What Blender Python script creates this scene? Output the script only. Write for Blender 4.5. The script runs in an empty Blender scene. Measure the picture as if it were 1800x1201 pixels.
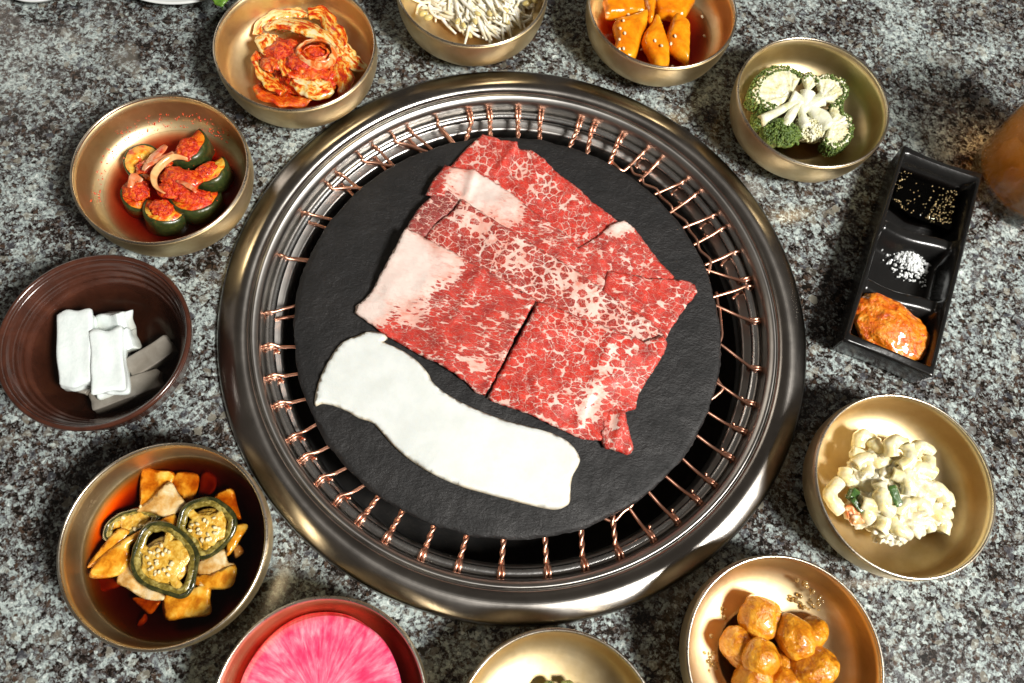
import bpy, bmesh, math, random
import numpy as np
from mathutils import Vector, Matrix, Euler, noise as mnoise
from mathutils.geometry import delaunay_2d_cdt
random.seed(7)
R = math.radians
scene = bpy.context.scene
C = scene.collection

# ------------------------------------------------------------------ camera
FPX, CX, CY = 1362.9, 900.0, 600.5            # focal length in pixels of an 1800 px wide picture
TILT, ROLL, CAM_H = R(19.85), R(-11.98), 0.48
ca, sa, cb, sb = math.cos(TILT), math.sin(TILT), math.cos(ROLL), math.sin(ROLL)
RX = np.array([[1, 0, 0], [0, ca, sa], [0, -sa, ca]])
RZ = np.array([[cb, -sb, 0], [sb, cb, 0], [0, 0, 1]])
RC = RZ @ RX
cd = bpy.data.cameras.new('camera'); cam = bpy.data.objects.new('camera', cd); C.objects.link(cam)
cam.matrix_world = Matrix.Translation((0, 0, CAM_H)) @ Matrix(RC.T.tolist()).to_4x4()
cd.sensor_width = 36; cd.lens = FPX / 1800 * 36; cd.clip_start = 0.01; cd.clip_end = 50
cd.dof.use_dof = True; cd.dof.focus_distance = 0.50; cd.dof.aperture_fstop = 10.0
scene.camera = cam

# ------------------------------------------------------------------ world, lamps, exposure
w = bpy.data.worlds.new('World'); scene.world = w; w.use_nodes = True
bg = w.node_tree.nodes['Background']; bg.inputs[0].default_value = (1.0, 0.88, 0.76, 1); bg.inputs[1].default_value = 0.08
scene.view_settings.view_transform = 'Standard'; scene.view_settings.look = 'None'
scene.view_settings.exposure = 0.0; scene.view_settings.gamma = 1.0
scene.cycles.max_bounces = 10; scene.cycles.volume_bounces = 4; scene.cycles.transparent_max_bounces = 16
def area(name, loc, target, size, power, col):
    d = bpy.data.lights.new(name, 'AREA'); d.shape = 'DISK'; d.size = size; d.energy = power; d.color = col
    o = bpy.data.objects.new(name, d); C.objects.link(o); o.location = loc
    o.rotation_euler = (Vector(target) - Vector(loc)).to_track_quat('-Z', 'Y').to_euler(); return o
KD = Vector((0.60, -0.27, 0.755)).normalized()
area('key_lamp', Vector((0.02, 0.18, 0)) + KD * 2.4, (0.02, 0.18, 0), 0.58, 110, (1.0, 0.97, 0.915))
area('added_fill', (-2.3, 1.7, 1.5), (0, .2, 0), 1.3, 8.0, (1.0, 0.90, 0.78))  # added unseen soft fill: lifts the shade and puts streaks on the steel

# ------------------------------------------------------------------ helpers: projection
def P(u, v, z=0.0):
    d = np.array([(u - CX) / FPX, -(v - CY) / FPX, -1.0]) @ RC
    s = (z - CAM_H) / d[2]
    return Vector((d[0] * s, d[1] * s, z))
def PX(u, v, z): return (P(u + 1, v, z) - P(u, v, z)).length     # metres per pixel

# ------------------------------------------------------------------ helpers: objects
def tag(o, label=None, cat=None, group=None, kind=None):
    if label: o['label'] = label
    if cat: o['category'] = cat
    if group: o['group'] = group
    if kind: o['kind'] = kind
    return o
def thing(name, loc, label, cat, group=None):
    o = bpy.data.objects.new(name, None); o.empty_display_size = 0.01
    C.objects.link(o); o.location = loc; return tag(o, label, cat, group)
def obj(name, vf, mat, parent=None, smooth=True, attr=None):
    V, F = vf
    V = [Vector(v) for v in V]
    if parent is not None: base = parent.location.copy() if parent.parent is None else parent.parent.location + parent.location
    else:
        n = len(V); base = Vector((sum(v.x for v in V) / n, sum(v.y for v in V) / n, min(v.z for v in V)))
    me = bpy.data.meshes.new(name)
    me.from_pydata([v - base for v in V], [], F)
    bm = bmesh.new(); bm.from_mesh(me); bmesh.ops.recalc_face_normals(bm, faces=bm.faces); bm.to_mesh(me); bm.free()
    me.polygons.foreach_set('use_smooth', [smooth] * len(me.polygons))
    if attr is not None:
        for an, av in attr.items():
            a = me.attributes.new(an, 'FLOAT', 'POINT'); a.data.foreach_set('value', av)
    me.materials.append(mat)
    o = bpy.data.objects.new(name, me); C.objects.link(o)
    if parent is not None: o.parent = parent
    else: o.location = base
    return o
def join(parts):
    V, F = [], []
    for v, f in parts:
        k = len(V); V += list(v); F += [tuple(i + k for i in q) for q in f]
    return V, F
def sharpen(o, ang=35):
    o.data.set_sharp_from_angle(angle=R(ang))

def lathe(prof, c=(0, 0, 0), seg=96, wob=None):
    V, F = [], []; n = len(prof)
    for i in range(seg):
        a = 2 * math.pi * i / seg
        for j, (r, z) in enumerate(prof):
            k = 1 + (wob(a, j) if wob else 0)
            V.append(Vector((c[0] + r * k * math.cos(a), c[1] + r * k * math.sin(a), c[2] + z)))
    for i in range(seg):
        i2 = (i + 1) % seg
        for j in range(n - 1):
            F.append((i * n + j, i2 * n + j, i2 * n + j + 1, i * n + j + 1))
    # weld poles
    return V, F
def catmull(pts, per=6, closed=False):
    pts = [Vector(p) for p in pts]; n = len(pts); out = []
    rng = range(n) if closed else range(n - 1)
    for i in rng:
        if closed: p0, p1, p2, p3 = pts[(i - 1) % n], pts[i], pts[(i + 1) % n], pts[(i + 2) % n]
        else: p0, p1, p2, p3 = pts[max(i - 1, 0)], pts[i], pts[i + 1], pts[min(i + 2, n - 1)]
        for k in range(per):
            t = k / per
            out.append(0.5 * ((2 * p1) + (p2 - p0) * t + (2 * p0 - 5 * p1 + 4 * p2 - p3) * t * t + (3 * p1 - p0 - 3 * p2 + p3) * t ** 3))
    if not closed: out.append(pts[-1])
    return out
def tube(pts, rad, seg=8, per=5, flat=1.0, roll=0.0, ruffle=0.0, seed=0, closed=False, smooth=True):
    """a swept tube or, with flat < 1, a ribbon with elliptical section; rad: number or list per control point"""
    cp = catmull(pts, per, closed) if smooth else [Vector(p) for p in pts]; n = len(cp)
    m = len(pts)
    def rr(i, L):
        if not isinstance(L, (list, tuple)): return L
        t = i / max(1, n - 1) * (m - 1); k = min(int(t), m - 2); return L[k] * (1 - t + k) + L[k + 1] * (t - k)
    V, F = [], []; up = Vector((0, 0, 1)); prev = None
    for i, p in enumerate(cp):
        t = (cp[(i + 1) % n] - cp[i - 1]) if closed else (cp[min(i + 1, n - 1)] - cp[max(i - 1, 0)])
        t.normalize()
        if prev is None:
            a = t.cross(up)
            if a.length < 1e-3: a = t.cross(Vector((1, 0, 0)))
            a.normalize()
        else:
            a = prev - t * prev.dot(t); a.normalize()
        if flat < 1:
            a2 = t.cross(up)
            if a2.length > .2: a = a2.normalized()
        prev = a.copy(); b = a.cross(t).normalized()
        ro = rr(i, roll); r = rr(i, rad)
        A = a * math.cos(ro) + b * math.sin(ro); B = b * math.cos(ro) - a * math.sin(ro)
        for k in range(seg):
            an = 2 * math.pi * k / seg
            x, y = math.cos(an) * r, math.sin(an) * r * flat
            if ruffle:
                q = Vector((i * .35, x / max(r, 1e-6) * 1.3, seed * 7.1)); x *= 1 + .35 * mnoise.noise(q + Vector((9, 9, 9)))
                y += ruffle * mnoise.noise(q) * (0.3 + abs(math.cos(an)))
            V.append(p + A * x + B * y)
    for i in range(n if closed else n - 1):
        i2 = (i + 1) % n
        for k in range(seg):
            k2 = (k + 1) % seg; F.append((i * seg + k, i2 * seg + k, i2 * seg + k2, i * seg + k2))
    if not closed:
        F.append(tuple(range(seg))[::-1]); F.append(tuple((n - 1) * seg + k for k in range(seg)))
    return V, F
_ico = {}
def ico(sub):
    if sub not in _ico:
        bm = bmesh.new(); bmesh.ops.create_icosphere(bm, subdivisions=sub, radius=1)
        _ico[sub] = ([v.co.copy() for v in bm.verts], [tuple(v.index for v in f.verts) for f in bm.faces]); bm.free()
    return _ico[sub]
def blob(c, r, rot=(0, 0, 0), amp=0.12, sc=1.6, sub=4, sq=1.0, seed=0, amp2=0.0, sc2=6):
    V0, F0 = ico(sub); M = Euler(rot).to_matrix(); V = []
    off = Vector((seed * 3.7, seed * 1.3, seed * 5.1))
    for v in V0:
        p = Vector([math.copysign(abs(x) ** sq, x) for x in v]) if sq != 1 else v.copy()
        if sq != 1: p = p / max(1e-6, max(p.length, 0)) * (p.length ** 0.55)
        d = 1 + amp * mnoise.noise(v * sc + off)
        if amp2: d += amp2 * mnoise.noise(v * sc2 + off)
        V.append(Vector(c) + M @ Vector((p.x * r[0] * d, p.y * r[1] * d, p.z * r[2] * d)))
    return V, list(F0)
def boxy(c, dims, rot, bev=0.15, amp=.05, seed=0, n=5):
    """rounded, slightly uneven block; dims full sizes"""
    V, F, idx = [], [], {}
    M = Euler(rot).to_matrix(); off = Vector((seed * 3.3, seed, seed * 1.7))
    def vert(i, j, k):
        key = (i, j, k)
        if key not in idx:
            p = Vector((2 * i / n - 1, 2 * j / n - 1, 2 * k / n - 1))
            inner = Vector([max(-1 + bev, min(1 - bev, q)) for q in p]); d = p - inner
            if d.length > 1e-6: p = inner + d.normalized() * bev * min(1.0, max(abs(d.x), abs(d.y), abs(d.z)) / bev)
            p = Vector((p.x * dims[0] / 2, p.y * dims[1] / 2, p.z * dims[2] / 2)) * (1 + amp * mnoise.noise(p * 1.2 + off))
            idx[key] = len(V); V.append(Vector(c) + M @ p)
        return idx[key]
    for a in range(n):
        for b in range(n):
            for s in (0, n):
                F.append((vert(a, b, s), vert(a + 1, b, s), vert(a + 1, b + 1, s), vert(a, b + 1, s)))
                F.append((vert(a, s, b), vert(a + 1, s, b), vert(a + 1, s, b + 1), vert(a, s, b + 1)))
                F.append((vert(s, a, b), vert(s, a + 1, b), vert(s, a + 1, b + 1), vert(s, a, b + 1)))
    return V, F
def slab(pts, thick, zfun, step=0.0022, edge=0.002, amp=0.0, sc=60, seed=0, smooth_out=True, per=3, attrs=None, jag=0.0, flat_bottom=False):
    """a slice cut to an outline (world xy points): rounded rim, own thickness, uneven surface"""
    if smooth_out: o = catmull([Vector((p[0], p[1], 0)) for p in pts], per, True)
    else:
        o = []
        for i in range(len(pts)):
            a, b = Vector((pts[i][0], pts[i][1], 0)), Vector((pts[(i + 1) % len(pts)][0], pts[(i + 1) % len(pts)][1], 0))
            m = max(1, int((b - a).length / step))
            for k in range(m): o.append(a.lerp(b, k / m))
    if jag:
        o = [p + Vector((mnoise.noise(p * 300 + Vector((seed, 0, 0))), mnoise.noise(p * 300 + Vector((0, seed, 5))), 0)) * jag for p in o]
    O = np.array([(p.x, p.y) for p in o]) * 1000
    mn, mx = O.min(0), O.max(0); st = step * 1000
    gx, gy = np.meshgrid(np.arange(mn[0] + st / 2, mx[0], st), np.arange(mn[1] + st / 2, mx[1], st))
    G = np.stack([gx.ravel(), gy.ravel()], 1)
    rs = np.random.RandomState(int(seed) + 3); G = G + rs.uniform(-.25, .25, G.shape) * st
    def segd(Q):
        A = O; Bq = np.roll(O, -1, 0); AB = Bq - A
        t = (((Q[:, None] - A[None]) * AB[None]).sum(2) / np.maximum(1e-9, (AB * AB).sum(1))[None]).clip(0, 1)
        return np.sqrt((((A[None] + AB[None] * t[..., None]) - Q[:, None]) ** 2).sum(2)).min(1)
    A = O; Bq = np.roll(O, -1, 0)
    c = ((A[None, :, 1] > G[:, None, 1]) != (Bq[None, :, 1] > G[:, None, 1])) & (G[:, None, 0] < (Bq - A)[None, :, 0] * (G[:, None, 1] - A[None, :, 1]) / ((Bq - A)[None, :, 1] + 1e-12) + A[None, :, 0])
    G = G[c.sum(1) % 2 == 1]; e = edge * 1000
    if len(G): G = G[segd(G) > st * .35]
    # an extra ring of points close to the outline for the rounded rim
    n = len(O)
    pts2 = [Vector(p) for p in O.tolist()] + [Vector(p) for p in G.tolist()]
    res = delaunay_2d_cdt(pts2, [], [list(range(n))], 1, 1e-5)
    VV, FF = np.array([tuple(v) for v in res[0]]), res[2]
    d = segd(VV); prof = np.sqrt(np.maximum(0, 1 - (1 - np.minimum(d / e, 1)) ** 2))
    V = []; m = len(VV); tt = []
    for (x, y), pr in zip(VV, prof):
        x, y = x / 1000, y / 1000
        z = zfun(x, y) + (amp * mnoise.noise(Vector((x * sc, y * sc, seed * 1.7))) + .4 * amp * mnoise.noise(Vector((x * sc * 3, y * sc * 3, seed * 2.7)))) * (.3 + .7 * pr)
        V.append(Vector((x, y, z + thick * .5 * pr))); tt.append((x, y))
    for (x, y), pr, v in zip(VV, prof, V[:]):
        V.append(Vector((v.x, v.y, v.z - thick * .5 * pr - thick * .5 * pr)))
    F = [tuple(f) for f in FF] + [tuple(i + m for i in f[::-1]) for f in FF]
    # weld rim: outline vertices are shared
    rim = set(np.nonzero(d < 1e-4)[0].tolist())
    F = [tuple((i - m) if (i >= m and (i - m) in rim) else i for i in f) for f in F]
    used = sorted({i for f in F for i in f}); mp = {k: i for i, k in enumerate(used)}
    V2 = [V[k] for k in used]; F = [tuple(mp[i] for i in f) for f in F]
    if attrs:
        at = {k: [float(fn(v.x, v.y)) for v in V2] for k, fn in attrs.items()}
        return (V2, F), at
    return V2, F
def grains(pos, size, sub=1, jit=.5, flat=1.0, seed=1):
    rnd = random.Random(seed); parts = []; V0, F0 = ico(sub)
    for p in pos:
        s = size * rnd.uniform(1 - jit, 1 + jit); M = Euler((rnd.uniform(0, 6), rnd.uniform(0, 6), rnd.uniform(0, 6))).to_matrix()
        sx = Vector((rnd.uniform(.7, 1.3), rnd.uniform(.6, 1.1), rnd.uniform(.5, 1.0) * flat))
        parts.append(([Vector(p) + M @ Vector((v.x * sx.x, v.y * sx.y, v.z * sx.z)) * s * rnd.uniform(.8, 1.2) for v in V0], F0))
    return join(parts)
def inpoly(x, y, pl):
    r = False; n = len(pl)
    for i in range(n):
        x1, y1 = pl[i]; x2, y2 = pl[(i + 1) % n]
        if (y1 > y) != (y2 > y) and x < (x2 - x1) * (y - y1) / (y2 - y1) + x1: r = not r
    return r

# ------------------------------------------------------------------ helpers: materials
class NT:
    def __init__(s, name):
        s.m = bpy.data.materials.new(name); s.m.use_nodes = True; s.t = s.m.node_tree; s.n = s.t.nodes; s.l = s.t.links
        s.b = s.n['Principled BSDF']; s.out = s.n['Material Output']
        s.tc = s.n.new('ShaderNodeTexCoord'); s.co = s.tc.outputs['Object']
    def set(s, inp, v):
        if hasattr(v, 'is_output') or isinstance(v, bpy.types.NodeSocket): s.l.new(v, inp)
        elif isinstance(v, (tuple, list)) and inp.type == 'RGBA' and len(v) == 3: inp.default_value = (*v, 1)
        else: inp.default_value = v
    def p(s, **k):
        for a, v in k.items():
            nm = {'col': 'Base Color', 'rough': 'Roughness', 'metal': 'Metallic', 'sss': 'Subsurface Weight', 'sssr': 'Subsurface Radius', 'ssss': 'Subsurface Scale', 'coat': 'Coat Weight', 'coatr': 'Coat Roughness',
                  'spec': 'Specular IOR Level', 'aniso': 'Anisotropic', 'tan': 'Tangent', 'anrot': 'Anisotropic Rotation', 'normal': 'Normal', 'trans': 'Transmission Weight', 'ior': 'IOR', 'emis': 'Emission Color'}[a]
            s.set(s.b.inputs[nm], v)
        return s
    def map(s, co=None, scale=(1, 1, 1), rot=(0, 0, 0), loc=(0, 0, 0)):
        n = s.n.new('ShaderNodeMapping'); s.l.new(co or s.co, n.inputs[0]); n.inputs['Scale'].default_value = scale; n.inputs['Rotation'].default_value = rot; n.inputs['Location'].default_value = loc; return n.outputs[0]
    def noise(s, sc, det=3, rough=.55, co=None, dist=0, color=False):
        n = s.n.new('ShaderNodeTexNoise'); s.l.new(co or s.co, n.inputs['Vector']); n.inputs['Scale'].default_value = sc; n.inputs['Detail'].default_value = det; n.inputs['Roughness'].default_value = rough; n.inputs['Distortion'].default_value = dist
        return n.outputs['Color' if color else 'Fac']
    def voro(s, sc, feat='F1', out='Distance', co=None, rand=1.0, smooth=None):
        n = s.n.new('ShaderNodeTexVoronoi'); n.feature = feat; s.l.new(co or s.co, n.inputs['Vector']); n.inputs['Scale'].default_value = sc; n.inputs['Randomness'].default_value = rand; return n.outputs[out]
    def ramp(s, f, stops, interp='LINEAR'):
        n = s.n.new('ShaderNodeValToRGB'); s.l.new(f, n.inputs[0]); e = n.color_ramp.elements; n.color_ramp.interpolation = interp
        while len(e) < len(stops): e.new(.5)
        for i, (pz, c) in enumerate(stops):
            e[i].position = pz; e[i].color = (*c, 1) if isinstance(c, (tuple, list)) else (c, c, c, 1)
        return n.outputs[0]
    def math(s, op, a, b=0.0, clamp=False):
        n = s.n.new('ShaderNodeMath'); n.operation = op; n.use_clamp = clamp; s.set(n.inputs[0], a); s.set(n.inputs[1], b); return n.outputs[0]
    def mix(s, f, a, b, mode='MIX'):
        n = s.n.new('ShaderNodeMix'); n.data_type = 'RGBA'; n.blend_type = mode; s.set(n.inputs['Factor'], f); s.set(n.inputs['A'], a); s.set(n.inputs['B'], b); return n.outputs['Result']
    def vadd(s, co, nz, amt):
        a = s.n.new('ShaderNodeVectorMath'); a.operation = 'SUBTRACT'; s.l.new(nz, a.inputs[0]); a.inputs[1].default_value = (.5, .5, .5)
        b = s.n.new('ShaderNodeVectorMath'); b.operation = 'MULTIPLY_ADD'; s.l.new(a.outputs[0], b.inputs[0]); b.inputs[1].default_value = (amt,) * 3; s.l.new(co or s.co, b.inputs[2]); return b.outputs[0]
    def bump(s, h, dist=.0003, strength=1.0):
        n = s.n.new('ShaderNodeBump'); s.l.new(h, n.inputs['Height']); n.inputs['Distance'].default_value = dist; n.inputs['Strength'].default_value = strength; return n.outputs[0]
    def attr(s, name):
        n = s.n.new('ShaderNodeAttribute'); n.attribute_name = name; return n.outputs['Fac']
def organic(name, stops, sc=150, rough=.35, det=5, strip=None, bump=.0003, bsc=500, sss=0.0, sssr=(.004, .002, .001), coat=0.0, coatr=.1, dist=.6, spots=None):
    m = NT(name)
    if strip:
        cx = m.n.new('ShaderNodeCombineXYZ'); m.l.new(m.math('MULTIPLY', m.attr('along'), strip[0]), cx.inputs[0]); m.l.new(m.math('MULTIPLY', m.attr('across'), strip[1]), cx.inputs[1]); m.l.new(m.attr('kind_seed'), cx.inputs[2])
        c = m.ramp(m.math('ADD', m.math('MULTIPLY', m.noise(1.0, det, .62, co=cx.outputs[0], dist=.5), .72), m.math('MULTIPLY', m.noise(sc, det, .6, dist=dist), .28)), stops)
    else: c = m.ramp(m.noise(sc, det, .6, dist=dist), stops)
    if spots:
        for (scol, ssc, lo, hi) in spots:
            c = m.mix(m.ramp(m.noise(ssc, 4, .65, co=m.map(loc=(ssc * .01, .3, .7))), [(lo, 0.0), (hi, 1.0)]), c, scol)
    m.p(col=c, rough=rough, sss=sss, sssr=sssr, coat=coat, coatr=coatr); m.b.inputs['Subsurface Scale'].default_value = 1.0
    if bump: m.p(normal=m.bump(m.noise(bsc, 4, .6), bump))
    return m.m
def liquid(name, absorb, density, surf=(1, 1, 1), rough=.03, cloud=0, cloudc=(1, 1, 1), bend=0.0):
    """clear liquid: tinted by the depth of it that is looked through, glossy on top"""
    m = NT(name); t = m.t
    tr = m.n.new('ShaderNodeBsdfTransparent'); tr.inputs[0].default_value = (*surf, 1)
    if bend:                                   # part of the light is bent like in a thick body of liquid
        rf = m.n.new('ShaderNodeBsdfRefraction'); rf.inputs['IOR'].default_value = 1.33; rf.inputs['Roughness'].default_value = .02; rf.inputs[0].default_value = (*surf, 1)
        m2 = m.n.new('ShaderNodeMixShader'); m2.inputs[0].default_value = bend; m.l.new(tr.outputs[0], m2.inputs[1]); m.l.new(rf.outputs[0], m2.inputs[2]); tr = m2
    gl = m.n.new('ShaderNodeBsdfGlossy'); gl.inputs['Roughness'].default_value = rough; gl.inputs[0].default_value = (1, 1, 1, 1)
    fr = m.n.new('ShaderNodeFresnel'); fr.inputs['IOR'].default_value = 1.35
    nb = m.bump(m.noise(120, 2, .5), .00012, .5); m.l.new(nb, gl.inputs['Normal']); m.l.new(nb, fr.inputs['Normal'])
    ge = m.n.new('ShaderNodeNewGeometry'); ff = m.math('MULTIPLY', fr.outputs[0], m.math('SUBTRACT', 1.0, ge.outputs['Backfacing']))
    mx = m.n.new('ShaderNodeMixShader'); m.l.new(ff, mx.inputs[0]); m.l.new(tr.outputs[0], mx.inputs[1]); m.l.new(gl.outputs[0], mx.inputs[2])
    m.l.new(mx.outputs[0], m.out.inputs['Surface'])
    ab = m.n.new('ShaderNodeVolumeAbsorption'); ab.inputs['Color'].default_value = (*absorb, 1); ab.inputs['Density'].default_value = density
    if cloud:
        sc = m.n.new('ShaderNodeVolumeScatter'); sc.inputs['Color'].default_value = (*cloudc, 1); sc.inputs['Density'].default_value = cloud
        ad = m.n.new('ShaderNodeAddShader'); m.l.new(ab.outputs[0], ad.inputs[0]); m.l.new(sc.outputs[0], ad.inputs[1]); m.l.new(ad.outputs[0], m.out.inputs['Volume'])
    elif density: m.l.new(ab.outputs[0], m.out.inputs['Volume'])
    return m.m

# granite
def granite():
    m = NT('granite'); nz = m.noise(110, 3, .6, color=True); co = m.vadd(m.co, nz, .004)
    nz2 = m.noise(900, 2, .6, color=True); co = m.vadd(co, nz2, .0012)
    def cell(sc, loc, co=co):
        s = m.n.new('ShaderNodeSeparateColor'); m.l.new(m.voro(sc, out='Color', co=m.map(co, loc=loc)), s.inputs[0]); return s
    a = cell(235, (0, 0, 0)); b = cell(480, (3, 1, 0)); c = cell(900, (1, 5, 0))
    n1 = m.ramp(m.noise(150, 6, .74, co=co, dist=.5), [(.36, 0.), (.64, 1.)]); n2 = m.ramp(m.noise(420, 4, .7, co=co, dist=.8), [(.36, 0.), (.64, 1.)])
    v = m.math('MULTIPLY', n1, .17); v = m.math('ADD', v, m.math('MULTIPLY', b.outputs[0], .29)); v = m.math('ADD', v, m.math('MULTIPLY', c.outputs[0], .22))
    v = m.math('ADD', v, m.math('MULTIPLY', a.outputs[0], .16)); v = m.math('ADD', v, m.math('MULTIPLY', n2, .14))
    big = m.ramp(m.noise(22, 4, .62), [(.32, -.0), (.68, 1.0)])
    v = m.math('ADD', v, m.math('MULTIPLY', m.math('SUBTRACT', big, .5), .27)); fine = m.noise(1500, 3, .6); v = m.math('ADD', v, m.math('MULTIPLY', m.math('SUBTRACT', fine, .5), .22))
    col = m.ramp(v, [(.29, (.006, .005, .004)), (.36, (.020, .015, .012)), (.41, (.050, .038, .033)), (.455, (.075, .067, .063)), (.51, (.14, .147, .150)), (.57, (.21, .242, .240)), (.64, (.33, .39, .375)), (.78, (.46, .52, .50)), (.86, (.66, .71, .68))])
    # brown, rust and cream crystals
    sel = m.ramp(m.noise(75, 4, .7, co=m.map(loc=(7, 2, 1)), dist=1.), [(.55, 0.), (.66, 1.)])
    col = m.mix(m.math('MULTIPLY', sel, .35), col, m.mix(.5, col, (.09, .055, .035)))
    col = m.mix(m.math('MULTIPLY', m.ramp(b.outputs[1], [(.86, 0.), (.94, 1.)]), .55), col, (.085, .050, .032))
    col = m.mix(m.math('MULTIPLY', m.ramp(a.outputs[2], [(.93, 0.), (.99, 1.)]), .35), col, (.44, .42, .34))
    col = m.mix(m.math('MULTIPLY', m.ramp(a.outputs[1], [(.90, 0.), (.97, 1.)]), .4), col, (.09, .10, .12))
    pat = m.ramp(m.noise(19, 3, .5, co=m.map(loc=(2.3, 1, 4)), dist=.6), [(.67, 0.), (.72, 1.)])
    col = m.mix(m.math('MULTIPLY', pat, .22), col, (.42, .39, .33))
    m.p(col=col, rough=m.ramp(fine, [(.3, .12), (.7, .20)]), normal=m.bump(fine, .00004), spec=.5)
    return m.m
M_GRANITE = granite()

def metal(name, base, rough, var=.08, bsc=700, tint=None, aniso=0.0, bump=.00006):
    m = NT(name); nz = m.noise(45, 4, .6); fine = m.noise(bsc, 4, .65, co=m.map(scale=(1, 1, 3)))
    col = m.mix(m.ramp(nz, [(.35, 0.), (.7, 1.)]), base, tint or base)
    spots = m.ramp(m.voro(260, co=m.vadd(m.co, m.noise(400, color=True), .004)), [(.06, 1.), (.14, 0.)])
    col = m.mix(m.math('MULTIPLY', spots, .18), col, tuple(x * .45 for x in base))
    r = m.math('ADD', rough - var / 2, m.math('MULTIPLY', m.noise(220, 5, .7), var))
    m.p(col=col, metal=1.0, rough=r, normal=m.bump(fine, bump))
    if aniso:
        t = m.n.new('ShaderNodeTangent'); t.direction_type = 'RADIAL'; t.axis = 'Z'
        m.p(aniso=aniso, tan=t.outputs[0])
        # lathe lines: fine rings round the axis
        sx = m.n.new('ShaderNodeSeparateXYZ'); m.l.new(m.co, sx.inputs[0])
        rr = m.math('SQRT', m.math('ADD', m.math('MULTIPLY', sx.outputs[0], sx.outputs[0]), m.math('MULTIPLY', sx.outputs[1], sx.outputs[1])))
        cb_ = m.n.new('ShaderNodeCombineXYZ'); m.l.new(rr, cb_.inputs[0]); m.l.new(m.math('MULTIPLY', sx.outputs[2], 1.0), cb_.inputs[1])
        lines = m.noise(1800, 3, .7, co=cb_.outputs[0])
        m.p(normal=m.bump(m.math('ADD', lines, m.math('MULTIPLY', fine, .6)), bump * 1.3))
        m.p(rough=m.math('ADD', r, m.math('MULTIPLY', m.math('SUBTRACT', lines, .5), .12)))
    return m.m
M_BRASS = metal('champagne_brass', (.79, .645, .40), .45, .10, tint=(.64, .48, .245), aniso=.25, bump=.000007)
M_RIM = metal('worn_rim_metal', (.80, .74, .62), .28, .12, tint=(.55, .45, .34))
M_TRIM = metal('turned_steel_trim', (.47, .44, .405), .23, .06, tint=(.29, .27, .25), aniso=.75, bump=.000016)
M_COLLAR = metal('turned_steel_collar', (.58, .56, .53), .33, .06, tint=(.44, .42, .40), aniso=.6, bump=.00001)
M_STEEL = metal('steel_rod', (.78, .77, .75), .26, .12, tint=(.55, .54, .53), bump=.0001)
M_COPPER = metal('copper_wire', (.90, .50, .36), .34, .1, tint=(.74, .36, .24), bump=.00005)
def simple(name, col, rough, **k): return NT(name).p(col=col, rough=rough, **k).m
M_PIT = organic('burnt_iron', [(.3, (.004, .004, .004)), (.7, (.015, .013, .011))], 80, .75)
M_CLAY = organic('brown_glaze', [(.3, (.036, .012, .007)), (.55, (.066, .021, .012)), (.8, (.10, .034, .017))], 60, .22, bump=.00012, bsc=300, coat=.4, coatr=.12,
                 spots=[((.30, .22, .16), 900, .74, .80)])
M_CHINA = organic('white_glaze', [(.3, (.66, .68, .68)), (.7, (.74, .76, .75))], 30, .15, bump=0)
def slate_mat():
    m = NT('slate'); co = m.map(rot=(0, 0, R(35)), scale=(1, 2.0, 1))
    f = m.noise(420, 6, .68, co=co); g = m.noise(38, 5, .6, co=m.map(scale=(1, 1.4, 1)))
    col = m.ramp(g, [(.30, (.005, .005, .0052)), (.5, (.010, .0095, .0098)), (.72, (.019, .018, .018))])
    sp = m.ramp(m.voro(330, co=m.vadd(m.co, m.noise(300, color=True), .004)), [(.045, 1.), (.07, 0.)])
    sel = m.ramp(m.noise(60, 2, .5, co=m.map(loc=(5, 5, 5))), [(.56, 0.), (.62, 1.)])
    col = m.mix(m.math('MULTIPLY', m.math('MULTIPLY', sp, sel), .45), col, (.35, .34, .33))
    m.p(col=col, rough=m.ramp(g, [(.35, .62), (.65, .44)]), spec=.42, normal=m.bump(m.math('ADD', f, m.math('MULTIPLY', m.noise(90, 4, .6), 2.2)), .00060)); return m.m
M_SLATE = slate_mat()
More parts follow.
